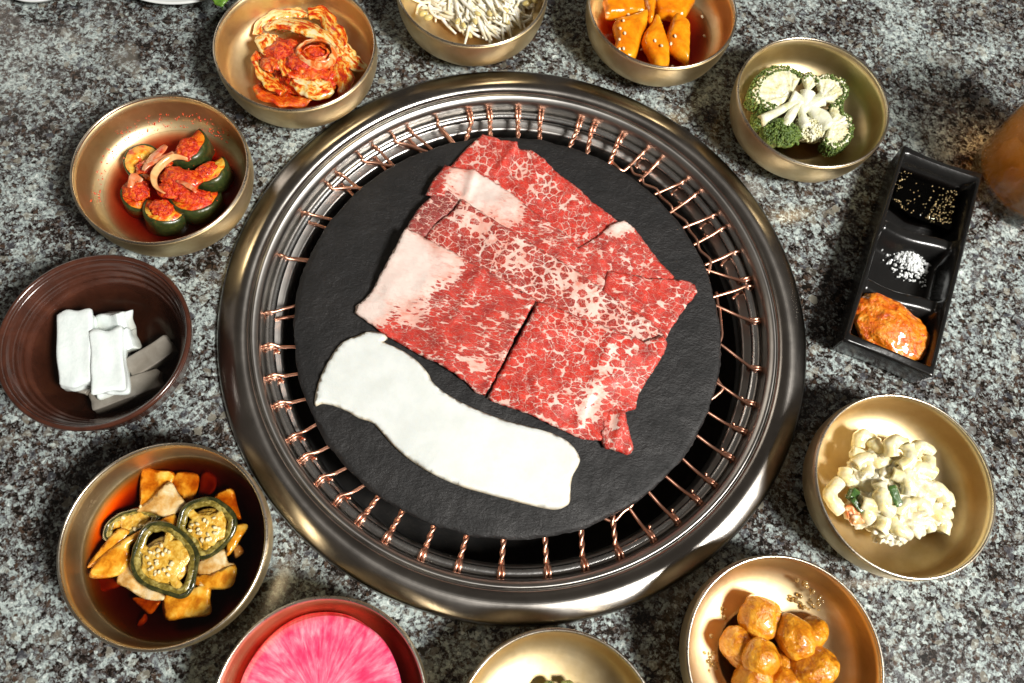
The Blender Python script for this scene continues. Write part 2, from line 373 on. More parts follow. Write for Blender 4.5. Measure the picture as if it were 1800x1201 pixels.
def meat(name, scale, ang, stretch, fat, seed, lean=((.34, .006, .004), (.80, .045, .022))):
    m = NT(name)
    base = m.map(rot=(0, 0, R(ang)), scale=(1, stretch, 1), loc=(seed * .13, seed * .07, 0))
    co = m.vadd(base, m.noise(scale * .45, 3, .6, co=base, color=True), .85 / scale)
    co = m.vadd(co, m.noise(scale * 2.2, 2, .6, co=base, color=True), .50 / scale)
    fa = m.attr('fat')
    big = m.noise(scale * .28, 3, .6, co=base)
    d1 = m.voro(scale, 'DISTANCE_TO_EDGE', co=co); d2 = m.voro(scale * 2.3, 'DISTANCE_TO_EDGE', co=m.map(co, loc=(3, 3, 0)))
    thr = m.math('ADD', m.math('MULTIPLY', m.ramp(big, [(.42, 0.), (.72, 1.)]), .075 * fat), m.math('ADD', -.004 + .014 * fat, m.math('MULTIPLY', fa, .62)))
    c1 = m.voro(scale, 'F1', co=co); rnd_ = m.math('SUBTRACT', .78, m.math('ADD', c1, m.math('MULTIPLY', thr, 1.2)))
    wco = m.vadd(base, m.noise(scale * .22, 4, .65, co=base, color=True), 2.4 / scale)
    web = m.math('SUBTRACT', m.voro(scale * .30, 'DISTANCE_TO_EDGE', co=wco), m.math('ADD', -.022, m.math('MULTIPLY', m.noise(scale * .5, 3, .6, co=base), .055)))
    e1 = m.math('MINIMUM', m.math('MINIMUM', m.math('SUBTRACT', d1, thr), m.math('MULTIPLY', rnd_, .6)), m.math('MULTIPLY', web, 2.2))
    f1 = m.math('ADD', m.math('DIVIDE', e1, .045), .55, clamp=True)         # 1 = lean
    f2 = m.math('ADD', m.math('DIVIDE', m.math('SUBTRACT', d2, m.math('MULTIPLY', thr, .30)), .07), .45, clamp=True)
    fib = m.noise(scale * 4.2, 4, .72, co=m.map(base, scale=(.42, 2.2, 1)))
    leanf = m.math('MULTIPLY', f1, m.math('ADD', .50, m.math('MULTIPLY', f2, .50)))
    leanf = m.math('MULTIPLY', leanf, m.ramp(fib, [(.28, .55), (.48, 1.)]), clamp=True)
    lc = m.mix(m.ramp(m.noise(scale * .7, 4, .65, co=m.map(loc=(1, 2, seed))), [(.3, 0.), (.7, 1.)]), lean[0], lean[1])
    fc = m.mix(m.ramp(m.noise(scale * .35, 4, .6, co=m.map(loc=(4, 1, seed))), [(.35, 0.), (.65, 1.)]), (.78, .43, .35), (.83, .64, .56))
    fc = m.mix(m.ramp(m.noise(scale * 1.1, 4, .7, co=m.map(base, loc=(2, 1, seed))), [(.50, 0.), (.68, .8)]), fc, (.78, .22, .15))
    fc = m.mix(m.math('MULTIPLY', m.ramp(fa, [(.55, 0.), (.95, 1.)]), .75), fc, (.80, .70, .64))
    col = m.mix(leanf, fc, lc)
    h = m.math('ADD', m.math('MULTIPLY', leanf, .5), m.math('MULTIPLY', fib, .8))
    m.p(col=col, rough=m.ramp(fib, [(.3, .26), (.7, .42)]), spec=.5, sss=.04, sssr=(.0012, .0004, .0003), coat=.15, coatr=.2, normal=m.bump(h, .0006)); m.b.inputs['Subsurface Scale'].default_value = 1.0
    return m.m

# ------------------------------------------------------------------ table top
GC = Vector((.00085, .1921, 0))
def table():
    V, F = [], []; n = 144
    for k in range(n):
        a = 2 * math.pi * k / n; c, s = math.cos(a), math.sin(a); q = 1.15 / max(abs(c), abs(s))
        V += [GC + Vector((c * .184, s * .184, -.03)), GC + Vector((c * .184, s * .184, 0)), GC + Vector((c * q, s * q * .85, 0)), GC + Vector((c * q, s * q * .85, -.03))]
    for k in range(n):
        j = (k + 1) % n
        for i in range(4): F.append((k * 4 + i, j * 4 + i, j * 4 + (i + 1) % 4, k * 4 + (i + 1) % 4))
    o = obj('tabletop', (V, F), M_GRANITE, smooth=False); tag(o, kind='structure')
table()

# ------------------------------------------------------------------ grill
gr = thing('table_grill', GC, 'round steel grill sunk into the granite table with a wide brushed rim', 'grill')
prof = [(.1840, -.001), (.1946, .0003), (.1949, .0012), (.1944, .0030), (.1934, .0044), (.1918, .0053), (.1890, .0063), (.1860, .0073), (.1830, .0080), (.1805, .0082), (.1780, .0077), (.1758, .0066), (.1744, .0052), (.1739, .0036), (.1737, .0026)]
obj('trim_ring', lathe(prof, GC, 192), M_TRIM, gr)
prof = [(.1740, .0022), (.1734, .0040), (.1726, .0044), (.1716, .0040), (.1706, .0032), (.1696, .0023), (.1688, .0013), (.1684, -.0002), (.1682, -.003), (.1681, -.0165), (.1668, -.0182), (.1600, -.0186), (.1580, -.0200), (.1575, -.032)]
obj('inner_collar', lathe(prof, GC, 192), M_COLLAR, gr)
prof = [(.1576, -.030), (.155, -.050), (.12, -.062), (.04, -.064), (.0005, -.064)]
obj('fire_pot', lathe(prof, GC, 96), M_PIT, gr)

# ------------------------------------------------------------------ wire grate
RZr, RR, RT = -.0095, .1641, .0030
grate = thing('grill_grate', GC + Vector((0, 0, RZr)), 'round wire grate with copper loops wound on a steel hoop inside the grill', 'grate')
obj('hoop', tube([GC + Vector((RR * math.cos(a), RR * math.sin(a), RZr)) for a in [2 * math.pi * k / 48 for k in range(48)]], RT, 12, 4, closed=True), M_STEEL, grate)
WR = .00112
def hook(ringp, innerp, style, k=0):
    q = P(*ringp, RZr) - GC; a = math.atan2(q.y, q.x); er = Vector((math.cos(a), math.sin(a), 0)); et = Vector((-er.y, er.x, 0))
    c = GC + er * RR + Vector((0, 0, RZr)); I = P(*innerp, RZr + .0015)
    d = (I - c); d.z = 0; L = d.length; d.normalize()
    rr = RT + WR * 1.25
    def coil(a0, a1, t0, t1, n):                 # angle 0 = inner side, 90 = top, 180 = outer
        return [c + (-er) * math.cos(R(a0 + (a1 - a0) * i / n)) * rr + Vector((0, 0, 1)) * math.sin(R(a0 + (a1 - a0) * i / n)) * rr + et * (t0 + (t1 - t0) * i / n) for i in range(n + 1)]
    ext = d * .016; parts = []
    sg = 1 if k % 2 else -1
    if style == 's':                              # one wire laid over the hoop and brought back below it
        parts.append(tube([I + ext, I] + [I.lerp(c, .5) + Vector((0, 0, .001))] + coil(50, 270, .0, sg * .0032, 7) + [c + d * .006 + et * sg * .0036 + Vector((0, 0, -.0045)), c + d * .014 + et * sg * .0042 - Vector((0, 0, .0055)), c + d * .028 + et * sg * .0045 - Vector((0, 0, .0055))], WR, 8, 4))
    elif style == 'c':                            # straight wire ending in a double coil
        parts.append(tube([I + ext, I, I.lerp(c, .5)] + coil(60, 60 + 360 * 2 - 90, -.0004, .0026, 20) + [c - er * .0058 + et * .0045 + Vector((0, 0, -.001))], WR, 8, 3))
    elif style == 't':                            # a pair twisted together, spreading round the hoop
        n = 16
        for s in (-1, 1):
            pts = []
            for i in range(n + 1):
                t = i / n; p = (I - (I - c).normalized() * -.004).lerp(c - er * .0045, t); ph = t * 3.2 * math.pi + (0 if s > 0 else math.pi)
                amp = .00085
                pts.append(p + et * math.cos(ph) * amp + Vector((0, 0, 1)) * (math.sin(ph) * amp + .0012 * t))
            pts += coil(40, 250, s * .0010, s * .0017, 7)
            parts.append(tube(pts, WR, 8, 2))
    else:                                         # v: open loop, two legs meeting at the mesh node
        leg = I + et * (.0045 * sg) + d * .001
        parts.append(tube([I + ext * .3, I, I.lerp(c, .55) + Vector((0, 0, .0012))] + coil(55, 250, 0, sg * .0012, 6) + [c + d * .005 + et * sg * .001 - Vector((0, 0, .0042)), c + d * .011 + et * sg * .004 - Vector((0, 0, .003))], WR, 8, 4))
    obj('wire_loop', join(parts), M_COPPER, grate)
hooks = [((950, 207), (949, 245), 't'), ((910, 203), (911, 240), 't'), ((860, 203), (862, 240), 't'), ((826, 207), (820, 245), 't'), ((767, 217), (796, 254), 's'), ((722, 231), (757, 261), 's'), ((690, 245), (735, 262), 's'),
         ((660, 260), (692, 292), 's'), ((631, 279), (688, 292), 's'), ((597, 307), (632, 332), 's'), ((574, 328), (633, 331), 's'), ((536, 375), (582, 386), 's'), ((495, 455), (540, 459), 's'), ((472, 551), (519, 538), 's'),
         ((468, 611), (514, 610), 'c'), ((475, 665), (520, 658), 'c'), ((486, 714), (532, 703), 'c'), ((509, 773), (555, 747), 'c'), ((530, 809), (583, 783), 'c'), ((558, 849), (610, 822), 'c'), ((590, 884), (641, 853), 'c'),
         ((632, 918), (667, 870), 't'), ((678, 951), (708, 898), 't'), ((741, 981), (764, 922), 't'), ((805, 998), (821, 940), 't'), ((880, 1011), (886, 944), 't'), ((962, 1007), (958, 942), 't'), ((1027, 994), (1022, 928), 't'),
         ((1088, 975), (1078, 915), 't'), ((1142, 944), (1105, 892), 'c'), ((1185, 916), (1140, 865), 'c'), ((1222, 881), (1171, 838), 'c'), ((1248, 851), (1198, 805), 'c'), ((1279, 806), (1224, 765), 'c'), ((1300, 760), (1244, 725), 'c'),
         ((1315, 712), (1270, 680), 'c'), ((1326, 652), (1275, 612), 'c'), ((1327, 568), (1266, 541), 'c'), ((1324, 505), (1262, 520), 'v'), ((1312, 496), (1246, 476), 'c'), ((1292, 446), (1249, 462), 'v'), ((1268, 406), (1228, 426), 'v'), ((1252, 382), (1210, 397), 'v'),
         ((1224, 344), (1184, 370), 'v'), ((1204, 318), (1160, 338), 'v'), ((1158, 286), (1130, 312), 'v'), ((1132, 268), (1106, 292), 'v'), ((1090, 246), (1074, 283), 't'), ((1042, 228), (1033, 268), 't'), ((1018, 218), (1003, 256), 't')]
for k, (a, b, s) in enumerate(hooks): hook(a, b, s, k)
Z6 = lambda x, y: (1000 + x / 2.5023, 120 + y / 2.5023)
ch = [P(*Z6(*q), RZr + .0015 + (.0008 if i % 2 else -.0004)) for i, q in enumerate([(185, 405), (215, 438), (242, 452), (268, 432), (285, 465), (322, 478), (330, 510), (385, 532), (402, 565), (448, 605), (460, 635), (515, 675), (528, 712), (562, 755), (575, 800), (622, 845), (612, 905)])]
obj('mesh_wire', tube(ch, WR, 8, 4), M_COPPER, grate)
ch = [P(*Z6(*q), RZr + .0012) for q in [(648, 985), (655, 1040), (662, 1060), (668, 1120), (672, 1180), (650, 1230)]]
obj('mesh_wire', tube(ch, WR, 8, 4), M_COPPER, grate)
ch = [P(*q, RZr + .0012) for q in [(1256, 658), (1264, 672), (1270, 684), (1258, 696), (1246, 706), (1230, 730)]]
obj('mesh_wire', tube(ch, WR, 8, 4), M_COPPER, grate)
ch = [P(*q, RZr + .0012) for q in [(1050, 905), (1068, 914), (1080, 916), (1095, 900), (1107, 892), (1112, 886)]]
obj('mesh_wire', tube(ch, WR, 8, 4), M_COPPER, grate)
# hexagonal mesh that carries on under the slate
parts = []; hx = .017
for i in range(-8, 9):
    for j in range(-8, 9):
        c0 = GC + Vector((i * hx * 1.5, (j + (i % 2) * .5) * hx * 1.732, RZr))
        if (c0 - GC).length < .128:
            for q in range(3):
                a0, a1 = R(60 * q), R(60 * q + 60)
                parts.append(tube([c0 + Vector((math.cos(a0), math.sin(a0), 0)) * hx, c0 + Vector((math.cos(a1), math.sin(a1), 0)) * hx], WR, 5, 1, smooth=False))
tag(obj('woven_mesh', join(parts), M_COPPER, grate), kind='stuff')

# ------------------------------------------------------------------ slate
SZ = -.0025
def slate():
    c = Vector((-.0036, .1898, 0)); r = .1433; V, F = [], []; n = 360
    rings = [(0.0, 0), (.3, 0), (.6, 0), (.85, 0), (.97, 0), (.985, -.0002), (.994, -.0010), (1.0, -.0024), (.996, -.0040), (.98, -.0046), (.5, -.0046), (.0, -.0046)]
    for j, (f, dz) in enumerate(rings):
        for k in range(n):
            a = 2 * math.pi * k / n; e = 0
            if f > .96: e = .0011 * mnoise.noise(Vector((math.cos(a) * 9, math.sin(a) * 9, j * .35))) + .0007 * mnoise.noise(Vector((math.cos(a) * 40, math.sin(a) * 40, j * .9)))
            e2 = .0004 * mnoise.noise(Vector((math.cos(a) * 30, math.sin(a) * 30, j * 2.0))) if 4 < j < 9 else 0
            rr = r * f + e
            V.append(c + Vector((rr * math.cos(a), rr * math.sin(a), SZ + dz + e2)))
    for j in range(len(rings) - 1):
        for k in range(n): k2 = (k + 1) % n; F.append((j * n + k, j * n + k2, (j + 1) * n + k2, (j + 1) * n + k))
    o = obj('slate_plate', (V, F), M_SLATE); sharpen(o, 40); tag(o, 'round black slate plate with chipped edge lying on the wire grate', 'slate plate')
slate()

# ------------------------------------------------------------------ beef slices
def px_poly(pts, z): return [(lambda q: (q.x, q.y))(P(u, v, z)) for u, v in pts]
def mslice(name, pts, z0, mat, label, thick=.0027, tilt=None, fat=None, amp=.0012, seed=0, jag=.0008, folds=()):
    """tilt: list of (u, v, dz) height marks, blended by distance; fat: list of (u, v, radius px, weight); folds: (u1,v1,u2,v2,height,width px)"""
    sc = PX(900, 600, 0)
    T = [(P(u, v, z0), dz) for u, v, dz in (tilt or [])]
    Fm = [(P(u, v, z0), r * sc, wt) for u, v, r, wt in (fat or [])]
    FO = [(P(a, b, z0), P(c, d, z0), h, wd * sc) for a, b, c, d, h, wd in folds]
    def zf(x, y):
        z = z0; ws = 0; s = 0
        for p, dz in T:
            w_ = 1 / (((p.x - x) ** 2 + (p.y - y) ** 2) ** 1.2 + 1e-7); ws += w_; s += w_ * dz
        if ws: z += s / ws
        for a, b, h, wd in FO:
            ab = b - a; t = max(0, min(1, ((x - a.x) * ab.x + (y - a.y) * ab.y) / ab.length_squared)); q = a + ab * t
            dd = math.hypot(x - q.x, y - q.y); z += h * math.exp(-(dd / wd) ** 2)
        return z
    def ff(x, y):
        f = 0
        for p, r, wt in Fm:
            f = max(f, wt * max(0, 1 - (math.hypot(p.x - x, p.y - y) / r) ** 2))
        return f
    g, at = slab(px_poly(pts, z0), thick, zf, .0017, .0016, amp, 90, seed, smooth_out=False, attrs={'fat': ff}, jag=jag)
    o = obj('beef_slice', g, mat, attr=at)
    return tag(o, label, 'beef slice', 'raw marbled beef slices fanned over the slate')
mm1 = meat('marbled_beef_rear', 185, 25, 1.0, .7, 1)
mm2 = meat('marbled_beef_streaked', 175, 40, 2.3, .85, 5)
mm3 = meat('marbled_beef_open', 165, 60, 1.3, 1.7, 9, lean=((.26, .007, .005), (.56, .045, .026)))
mm4 = meat('marbled_beef_front_left', 150, 52, 3.0, .8, 12)
mm5 = meat('marbled_beef_front', 165, 55, 1.6, .85, 17)
mm6 = meat('dark_marbled_beef', 210, 30, 1.6, .9, 21, lean=((.22, .012, .012), (.40, .040, .032)))
mslice('a', [(848, 236), (866, 240), (880, 246), (894, 247), (909, 252), (912, 262), (934, 264), (957, 280), (975, 300), (999, 318), (1020, 334), (1040, 354), (1062, 370), (1086, 388), (1080, 410), (1060, 450), (1010, 480), (960, 440), (900, 400), (820, 340), (775, 312), (797, 287), (818, 262)], .0005, mm1,
       'rearmost raw beef slice reaching the top edge of the fan', fat=[(915, 300, 26, .22), (960, 330, 30, .16), (850, 285, 22, .12)], folds=[(909, 252, 875, 300, .0016, 7)], seed=1)
mslice('c', [(1072, 398), (1098, 390), (1112, 402), (1126, 419), (1142, 440), (1162, 465), (1187, 490), (1165, 505), (1120, 510), (1080, 520), (1040, 520), (990, 470), (1010, 440), (1045, 420)], .0012, meat('marbled_beef_fine', 215, -20, 1.5, .8, 31),
       'beef slice right of the fan with a white fat knob at its upper edge', tilt=[(1100, 400, .002), (1180, 490, .001), (1010, 460, .001)], fat=[(1080, 402, 26, 1.0), (1100, 400, 18, .9)], seed=3, folds=[(1085, 400, 1050, 470, .0015, 12)])
mslice('b', [(783, 293), (800, 298), (835, 303), (868, 322), (902, 344), (927, 366), (973, 398), (1000, 418), (1040, 470), (1075, 500), (1090, 540), (1060, 560), (1000, 520), (940, 470), (880, 420), (810, 372), (775, 350), (748, 345), (760, 320)], .0024, mm2,
       'second beef slice with a broad band of pale fat across its middle', tilt=[(790, 295, .0018), (902, 345, .0018), (980, 400, .0016), (880, 420, -.0006), (1000, 520, -.0006)], fat=[(850, 335, 62, 1.1), (815, 325, 40, .8), (890, 372, 40, .75), (1040, 500, 30, .3)], folds=[(835, 303, 822, 345, .0022, 8), (800, 298, 770, 345, .0012, 10)], seed=5)
mslice('c2', [(1066, 478), (1100, 482), (1140, 492), (1183, 492), (1206, 496), (1222, 503), (1225, 516), (1214, 530), (1203, 543), (1185, 570), (1168, 600), (1130, 590), (1090, 560), (1055, 520)], .0022, meat('marbled_beef_right', 170, 60, 1.8, .75, 41),
       'beef slice with a pointed corner at the far right of the fan', tilt=[(1066, 490, .0018), (1220, 508, .0008), (1160, 590, .0)], seed=7, folds=[(1120, 487, 1215, 500, .0014, 6)])
mslice('d', [(776, 331), (792, 336), (812, 352), (798, 372), (776, 386), (760, 405), (745, 418), (722, 412), (712, 405), (718, 393), (734, 368), (752, 350)], .0040, mm6,
       'small dark beef flap folded at the left end of the third row', thick=.003, seed=9, amp=.0012)
mslice('e', [(813, 353), (840, 371), (870, 391), (905, 412), (938, 433), (965, 449), (991, 465), (1018, 483), (1044, 501), (1072, 521), (1098, 540), (1125, 556), (1143, 568), (1169, 592), (1160, 612), (1100, 610), (1000, 570), (940, 545), (860, 500), (800, 465), (745, 420), (757, 404), (776, 388), (798, 372)], .0046, mm3,
       'third row beef slice with brown red islands in white fat', tilt=[(813, 353, .0026), (905, 412, .0026), (1018, 483, .0026), (1125, 556, .0022), (800, 465, -.0012), (940, 545, -.0012), (1080, 600, -.0012)], fat=[(905, 462, 26, .3), (840, 400, 30, .2), (1050, 540, 36, .2), (985, 500, 25, .2)], seed=11)
mslice('f1', [(714, 407), (740, 420), (770, 436), (799, 451), (826, 466), (849, 479), (874, 493), (905, 512), (941, 532), (928, 556), (905, 596), (880, 646), (853, 694), (838, 688), (820, 670), (795, 652), (768, 637), (735, 621), (703, 601), (677, 586), (650, 566), (622, 547), (624, 534), (640, 522), (655, 507), (663, 492), (676, 472), (694, 442)], .0040, mm4,
       'front beef slice at the left with a wide white fat corner', tilt=[(714, 407, .0056), (800, 451, .0060), (870, 492, .0060), (935, 530, .0056), (853, 690, -.0046), (703, 600, -.0042), (622, 545, -.0040), (800, 560, .0006)],
       fat=[(700, 470, 88, 1.5), (650, 535, 48, 1.2), (770, 470, 52, .8), (722, 540, 40, .45), (868, 628, 0.1, .3), (840, 640, 18, .5)], folds=[(849, 479, 800, 560, .0016, 9), (930, 545, 858, 690, .0010, 7)], seed=13, amp=.0008)
mslice('f2', [(945, 535), (975, 545), (1003, 557), (1045, 573), (1091, 590), (1112, 598), (1131, 604), (1150, 598), (1162, 594), (1170, 608), (1164, 626), (1149, 652), (1138, 668), (1127, 686), (1122, 702), (1120, 717), (1093, 724), (1070, 738), (1066, 772), (1045, 772), (1025, 769), (985, 753), (950, 735), (919, 722), (885, 710), (856, 698), (880, 650), (905, 605)], .0040, mm5,
       'largest front beef slice with a dense red and white grain', tilt=[(950, 537, .0056), (1040, 572, .0058), (1100, 594, .0054), (1160, 598, .0048), (856, 696, -.0046), (1025, 765, -.0046), (1120, 710, -.0040), (1010, 640, .0006)],
       fat=[(1050, 690, 22, .5), (1035, 720, 26, .5), (1062, 650, 16, .4), (1075, 620, 14, .35)], folds=[(1070, 600, 1018, 745, .0012, 8)], seed=15, amp=.0008)
mslice('g', [(1072, 716), (1098, 722), (1102, 740), (1107, 762), (1111, 778), (1114, 790), (1108, 797), (1101, 799), (1082, 793), (1063, 789), (1058, 780), (1056, 765), (1058, 742)], .0004, mm1,
       'small curled red tip of beef hanging off the front slice', thick=.004, seed=17, amp=.0016, folds=[(1092, 730, 1080, 785, .003, 8)])
# ------------------------------------------------------------------ mushroom slice
def mush():
    m = NT('mushroom_flesh'); fa = m.attr('rim')
    fine = m.noise(900, 4, .7); co = m.ramp(m.noise(60, 4, .6), [(.35, (.63, .66, .635)), (.65, (.71, .74, .72))])
    tan = m.ramp(m.noise(160, 3, .6), [(.4, (.62, .50, .33)), (.62, (.74, .68, .54))])
    col = m.mix(m.ramp(fa, [(.25, 0.), (.9, 1.)]), co, tan)
    m.p(col=col, rough=.5, sss=.25, sssr=(.002, .0016, .0012), normal=m.bump(m.math('ADD', fine, m.noise(260, 4, .6)), .00012)); m.b.inputs['Subsurface Scale'].default_value = 1.0
    out = [(648, 583), (673, 586), (682, 597), (676, 602), (706, 616), (732, 634), (752, 656), (762, 674), (790, 696), (838, 720), (893, 740), (952, 755), (988, 769), (1007, 784), (1019, 804), (1017, 818), (1006, 839), (1003, 862), (1002, 881), (995, 890), (974, 896), (930, 888), (853, 868), (805, 854), (757, 832), (717, 806), (688, 780), (664, 752), (652, 742), (630, 735), (612, 724), (585, 713), (566, 710), (554, 714), (553, 700), (559, 674), (572, 643), (594, 609), (610, 597), (630, 590)]
    zb = SZ + .0022; pl = px_poly(out, zb)
    def rim(x, y):
        d = 1e9
        for i in range(len(pl)):
            a, b = pl[i], pl[(i + 1) % len(pl)]; ab = (b[0] - a[0], b[1] - a[1]); t = max(0, min(1, ((x - a[0]) * ab[0] + (y - a[1]) * ab[1]) / (ab[0] ** 2 + ab[1] ** 2 + 1e-12)))
            d = min(d, math.hypot(a[0] + ab[0] * t - x, a[1] + ab[1] * t - y))
        return max(0, 1 - d / .0016)
    g, at = slab(pl, .0042, lambda x, y: zb + .0006 * math.sin(x * 40 + y * 25), .002, .0013, .0001, 40, 3, attrs={'rim': rim}, jag=.00015, per=4)
    o = obj('mushroom_slice', g, m.m, attr=at); tag(o, 'long white slice of king oyster mushroom lying in front of the beef', 'mushroom slice')
mush()

# ------------------------------------------------------------------ bowls
RB, HB = .055, .0385
BO = [(.30, .0012), (.55, .0002), (.60, .0008), (.66, .0040), (.76, .0062), (.875, .0098), (.945, .0150), (.985, .0225), (1.0, .0300), (.998, .0360), (.994, .0380)]
BI = [(.962, .0376), (.959, .0320), (.956, .0280), (.950, .0240), (.938, .0205), (.920, .0180), (.895, .0161), (.85, .0140), (.80, .0122), (.74, .0107), (.65, .0089), (.55, .0074), (.42, .0062), (.25, .0056), (.004, .0055)]
def inner_r(z):
    b = BI[::-1]
    for (r0, z0), (r1, z1) in zip(b, b[1:]):
        if z0 <= z <= z1: return (r0 + (r1 - r0) * (z - z0) / (z1 - z0)) * RB
    return RB * .9
def bowl(x, y, label, rot=0.0):
    t = thing('brass_bowl', (x, y, 0), label, 'bowl', 'brushed brass side dish bowls around the grill')
    c = (x, y, 0)
    obj('bowl_wall', lathe([(.0003, .0012)] + [(r * RB, z) for r, z in BO + BI], c, 128), M_BRASS, t)
    obj('rim', lathe([(.994 * RB, .0379), (.996 * RB, .0383), (.988 * RB, .0389), (.976 * RB, .0391), (.966 * RB, .0387), (.962 * RB, .0375)], c, 128), M_RIM, t)
    return Vector((x, y, 0))
def pool(name, c, z, mat, label, cat, wob=.0, seed=0, prof=None, rf=None):
    b = prof or [(r * RB, zz) for r, zz in BI[::-1]]
    ir = rf(z) if rf else inner_r(z)
    pr = [(r + .0003, zz - .0003) for r, zz in b if zz < z - .0002] + [(ir + .0004, z + .0005), (ir - .0006, z + .0001), (ir - .0016, z), (ir * .5, z), (.0002, z)]
    o = obj(name, lathe(pr, c, 96), mat); return tag(o, label, cat)
bA = bowl(-.1875, .3386, 'brass bowl holding folded cabbage kimchi, left of the sprout bowl')
bB = bowl(-.2412, .2254, 'brass bowl holding cucumber kimchi in red liquid, left of the grill')
bD = bowl(-.1608, .0054, 'brass bowl of pickled onion and green chilli in dark soy, below the brown bowl')
bE = bowl(.1721, .3825, 'brass bowl holding broccoli florets, beyond the black sauce tray')
bF = bowl(.2444, .1236, 'brass bowl holding macaroni salad, below the black sauce tray')
bG = bowl(.1807, .0132, 'brass bowl holding glazed brown balls, at the lower right of the grill')
bJ = bowl(.0568, .4371, 'brass bowl holding orange glazed chunks in syrup with sesame')
bK = bowl(-.0812, .4202, 'brass bowl holding white bean sprouts at the top of the table')
ph = P(562, 1246, HB); bH = bowl(ph.x, ph.y, 'brass bowl with a pink radish slice, cut by the lower picture edge')
pi_ = P(981, 1304, HB); bI = bowl(pi_.x, pi_.y, 'nearly empty looking brass bowl at the bottom edge, between the radish and the brown balls')

# --- brown clay bowl with radish
cc = Vector((-.2387, .1073, 0)); cr = .0543; cz = .036
t = thing('clay_bowl', cc, 'brown glazed clay bowl with ridged inside holding white radish sticks', 'bowl')
ins = [(.0005, .0055), (.55, .0058), (.66, .0075), (.73, .0115), (.78, .0160)]
for k in range(13):
    z = .0185 + k * .0012; r = .785 + .125 * (k / 12) + .0055 * math.cos(k * math.pi * .5); ins.append((r, z))
ins += [(.925, .0345), (.945, .0362)]
outs = [(.50, .0003), (.56, .0003), (.60, .003), (.72, .006), (.86, .013), (.94, .022), (.97, .0315), (.985, .0340)]
lip = [(.983, .0338), (1.0, .0350), (1.006, .0366), (1.0, .0380), (.985, .0388), (.966, .0386), (.950, .0376), (.944, .0360)]
obj('bowl_wall', lathe([(.0003, .0004)] + [(r * cr, z) for r, z in outs + ins[::-1]], cc, 128), M_CLAY, t)
obj('rim', lathe([(r * cr, z) for r, z in lip], cc, 128), M_CLAY, t)
def c_in(z):
    for (r0, z0), (r1, z1) in zip(ins, ins[1:]):
        if z0 <= z <= z1: return (r0 + (r1 - r0) * (z - z0) / (z1 - z0)) * cr
LC = .0195
M_BRINE = liquid('clear_brine', (.55, .50, .42), 90)
pool('brine', cc, LC, M_BRINE, 'clear brine round the radish sticks in the brown clay bowl', 'liquid', prof=[(r * cr, z) for r, z in ins], rf=c_in)
M_RAD = organic('white_radish', [(.3, (.72, .79, .78)), (.7, (.80, .86, .84))], 220, .35, sss=.25, sssr=(.003, .003, .003), bump=.0003, bsc=400)
M_RADW = organic('soaked_radish', [(.3, (.26, .24, .21)), (.7, (.36, .34, .31))], 120, .4, bump=.0002)
def stick(u1, v1, u2, v2, wd, z, h, mat, label, seed, roll=0.0, tip=0.0):
    a, b = P(u1, v1, z), P(u2, v2, z); d = b - a; c = (a + b) / 2; ang = math.atan2(d.y, d.x)
    g = boxy(c - Vector((0, 0, h / 2)), (d.length, wd, h), (roll, tip, ang), .07, .15, seed, 14)
    tag(obj('radish_stick', g, mat), label, 'radish stick', 'pickled radish sticks in the brown clay bowl')
stick(131, 550, 130, 676, .0195, .026, .012, M_RAD, 'thick white radish stick at the left, standing dry above the brine', 1, .05, .03)
stick(183, 580, 190, 688, .0180, .027, .013, M_RAD, 'bright white radish stick in the middle, leaning on the thick left one', 2, -.05, -.04)
stick(196, 545, 196, 583, .0190, .021, .012, M_RAD, 'radish piece with a pointed corner behind the two bright sticks', 3, .5, .5)
stick(212, 580, 222, 612, .0110, .020, .010, M_RAD, 'small radish corner showing right of the middle stick', 4, .3, .2)
stick(222, 650, 298, 600, .0130, .0160, .010, M_RADW, 'grey radish stick under the brine pointing at the right wall', 5, .1)
stick(160, 706, 280, 664, .0130, .0160, .010, M_RADW, 'grey radish stick lying lowest in the brine, nearest the front wall', 6, -.1)
stick(128, 668, 158, 680, .0100, .0165, .008, M_RADW, 'sunk radish end under the thick left stick', 7)

# --- cucumber kimchi (B)
M_REDBROTH = liquid('red_broth', (.94, .30, .02), 420)
pool('chilli_broth', bB, .0126, M_REDBROTH, 'red chilli broth round the cucumber kimchi', 'liquid')
M_FLESH = organic('cucumber_flesh', [(.30, (.84, .34, .02)), (.46, (.80, .16, .006)), (.6, (.64, .03, .004))], 170, .28, coat=.35, bump=.0006, bsc=450, spots=[((.5, .015, .006), 420, .56, .62)])
M_FLESHY = organic('cucumber_flesh_pale', [(.36, (.82, .56, .10)), (.5, (.84, .34, .02)), (.6, (.66, .05, .005))], 150, .28, coat=.35, bump=.0005, bsc=450, spots=[((.5, .02, .008), 420, .60, .65)])
M_SKIN = organic('cucumber_skin', [(.3, (.014, .024, .008)), (.55, (.036, .050, .012)), (.7, (.09, .085, .02))], 200, .32, coat=.15, bump=.0003, spots=[((.30, .02, .008), 500, .66, .72)])
M_PASTE = organic('chilli_paste', [(.3, (.26, .004, .002)), (.46, (.62, .022, .002)), (.58, (.80, .10, .005)), (.72, (.86, .28, .02))], 380, .25, coat=.35, bump=.0014, bsc=620)
M_ONIONR = organic('red_dressed_onion', [(.3, (.70, .42, .26)), (.48, (.72, .22, .08)), (.65, (.60, .05, .015))], 170, .22, coat=.6, bump=.0003)
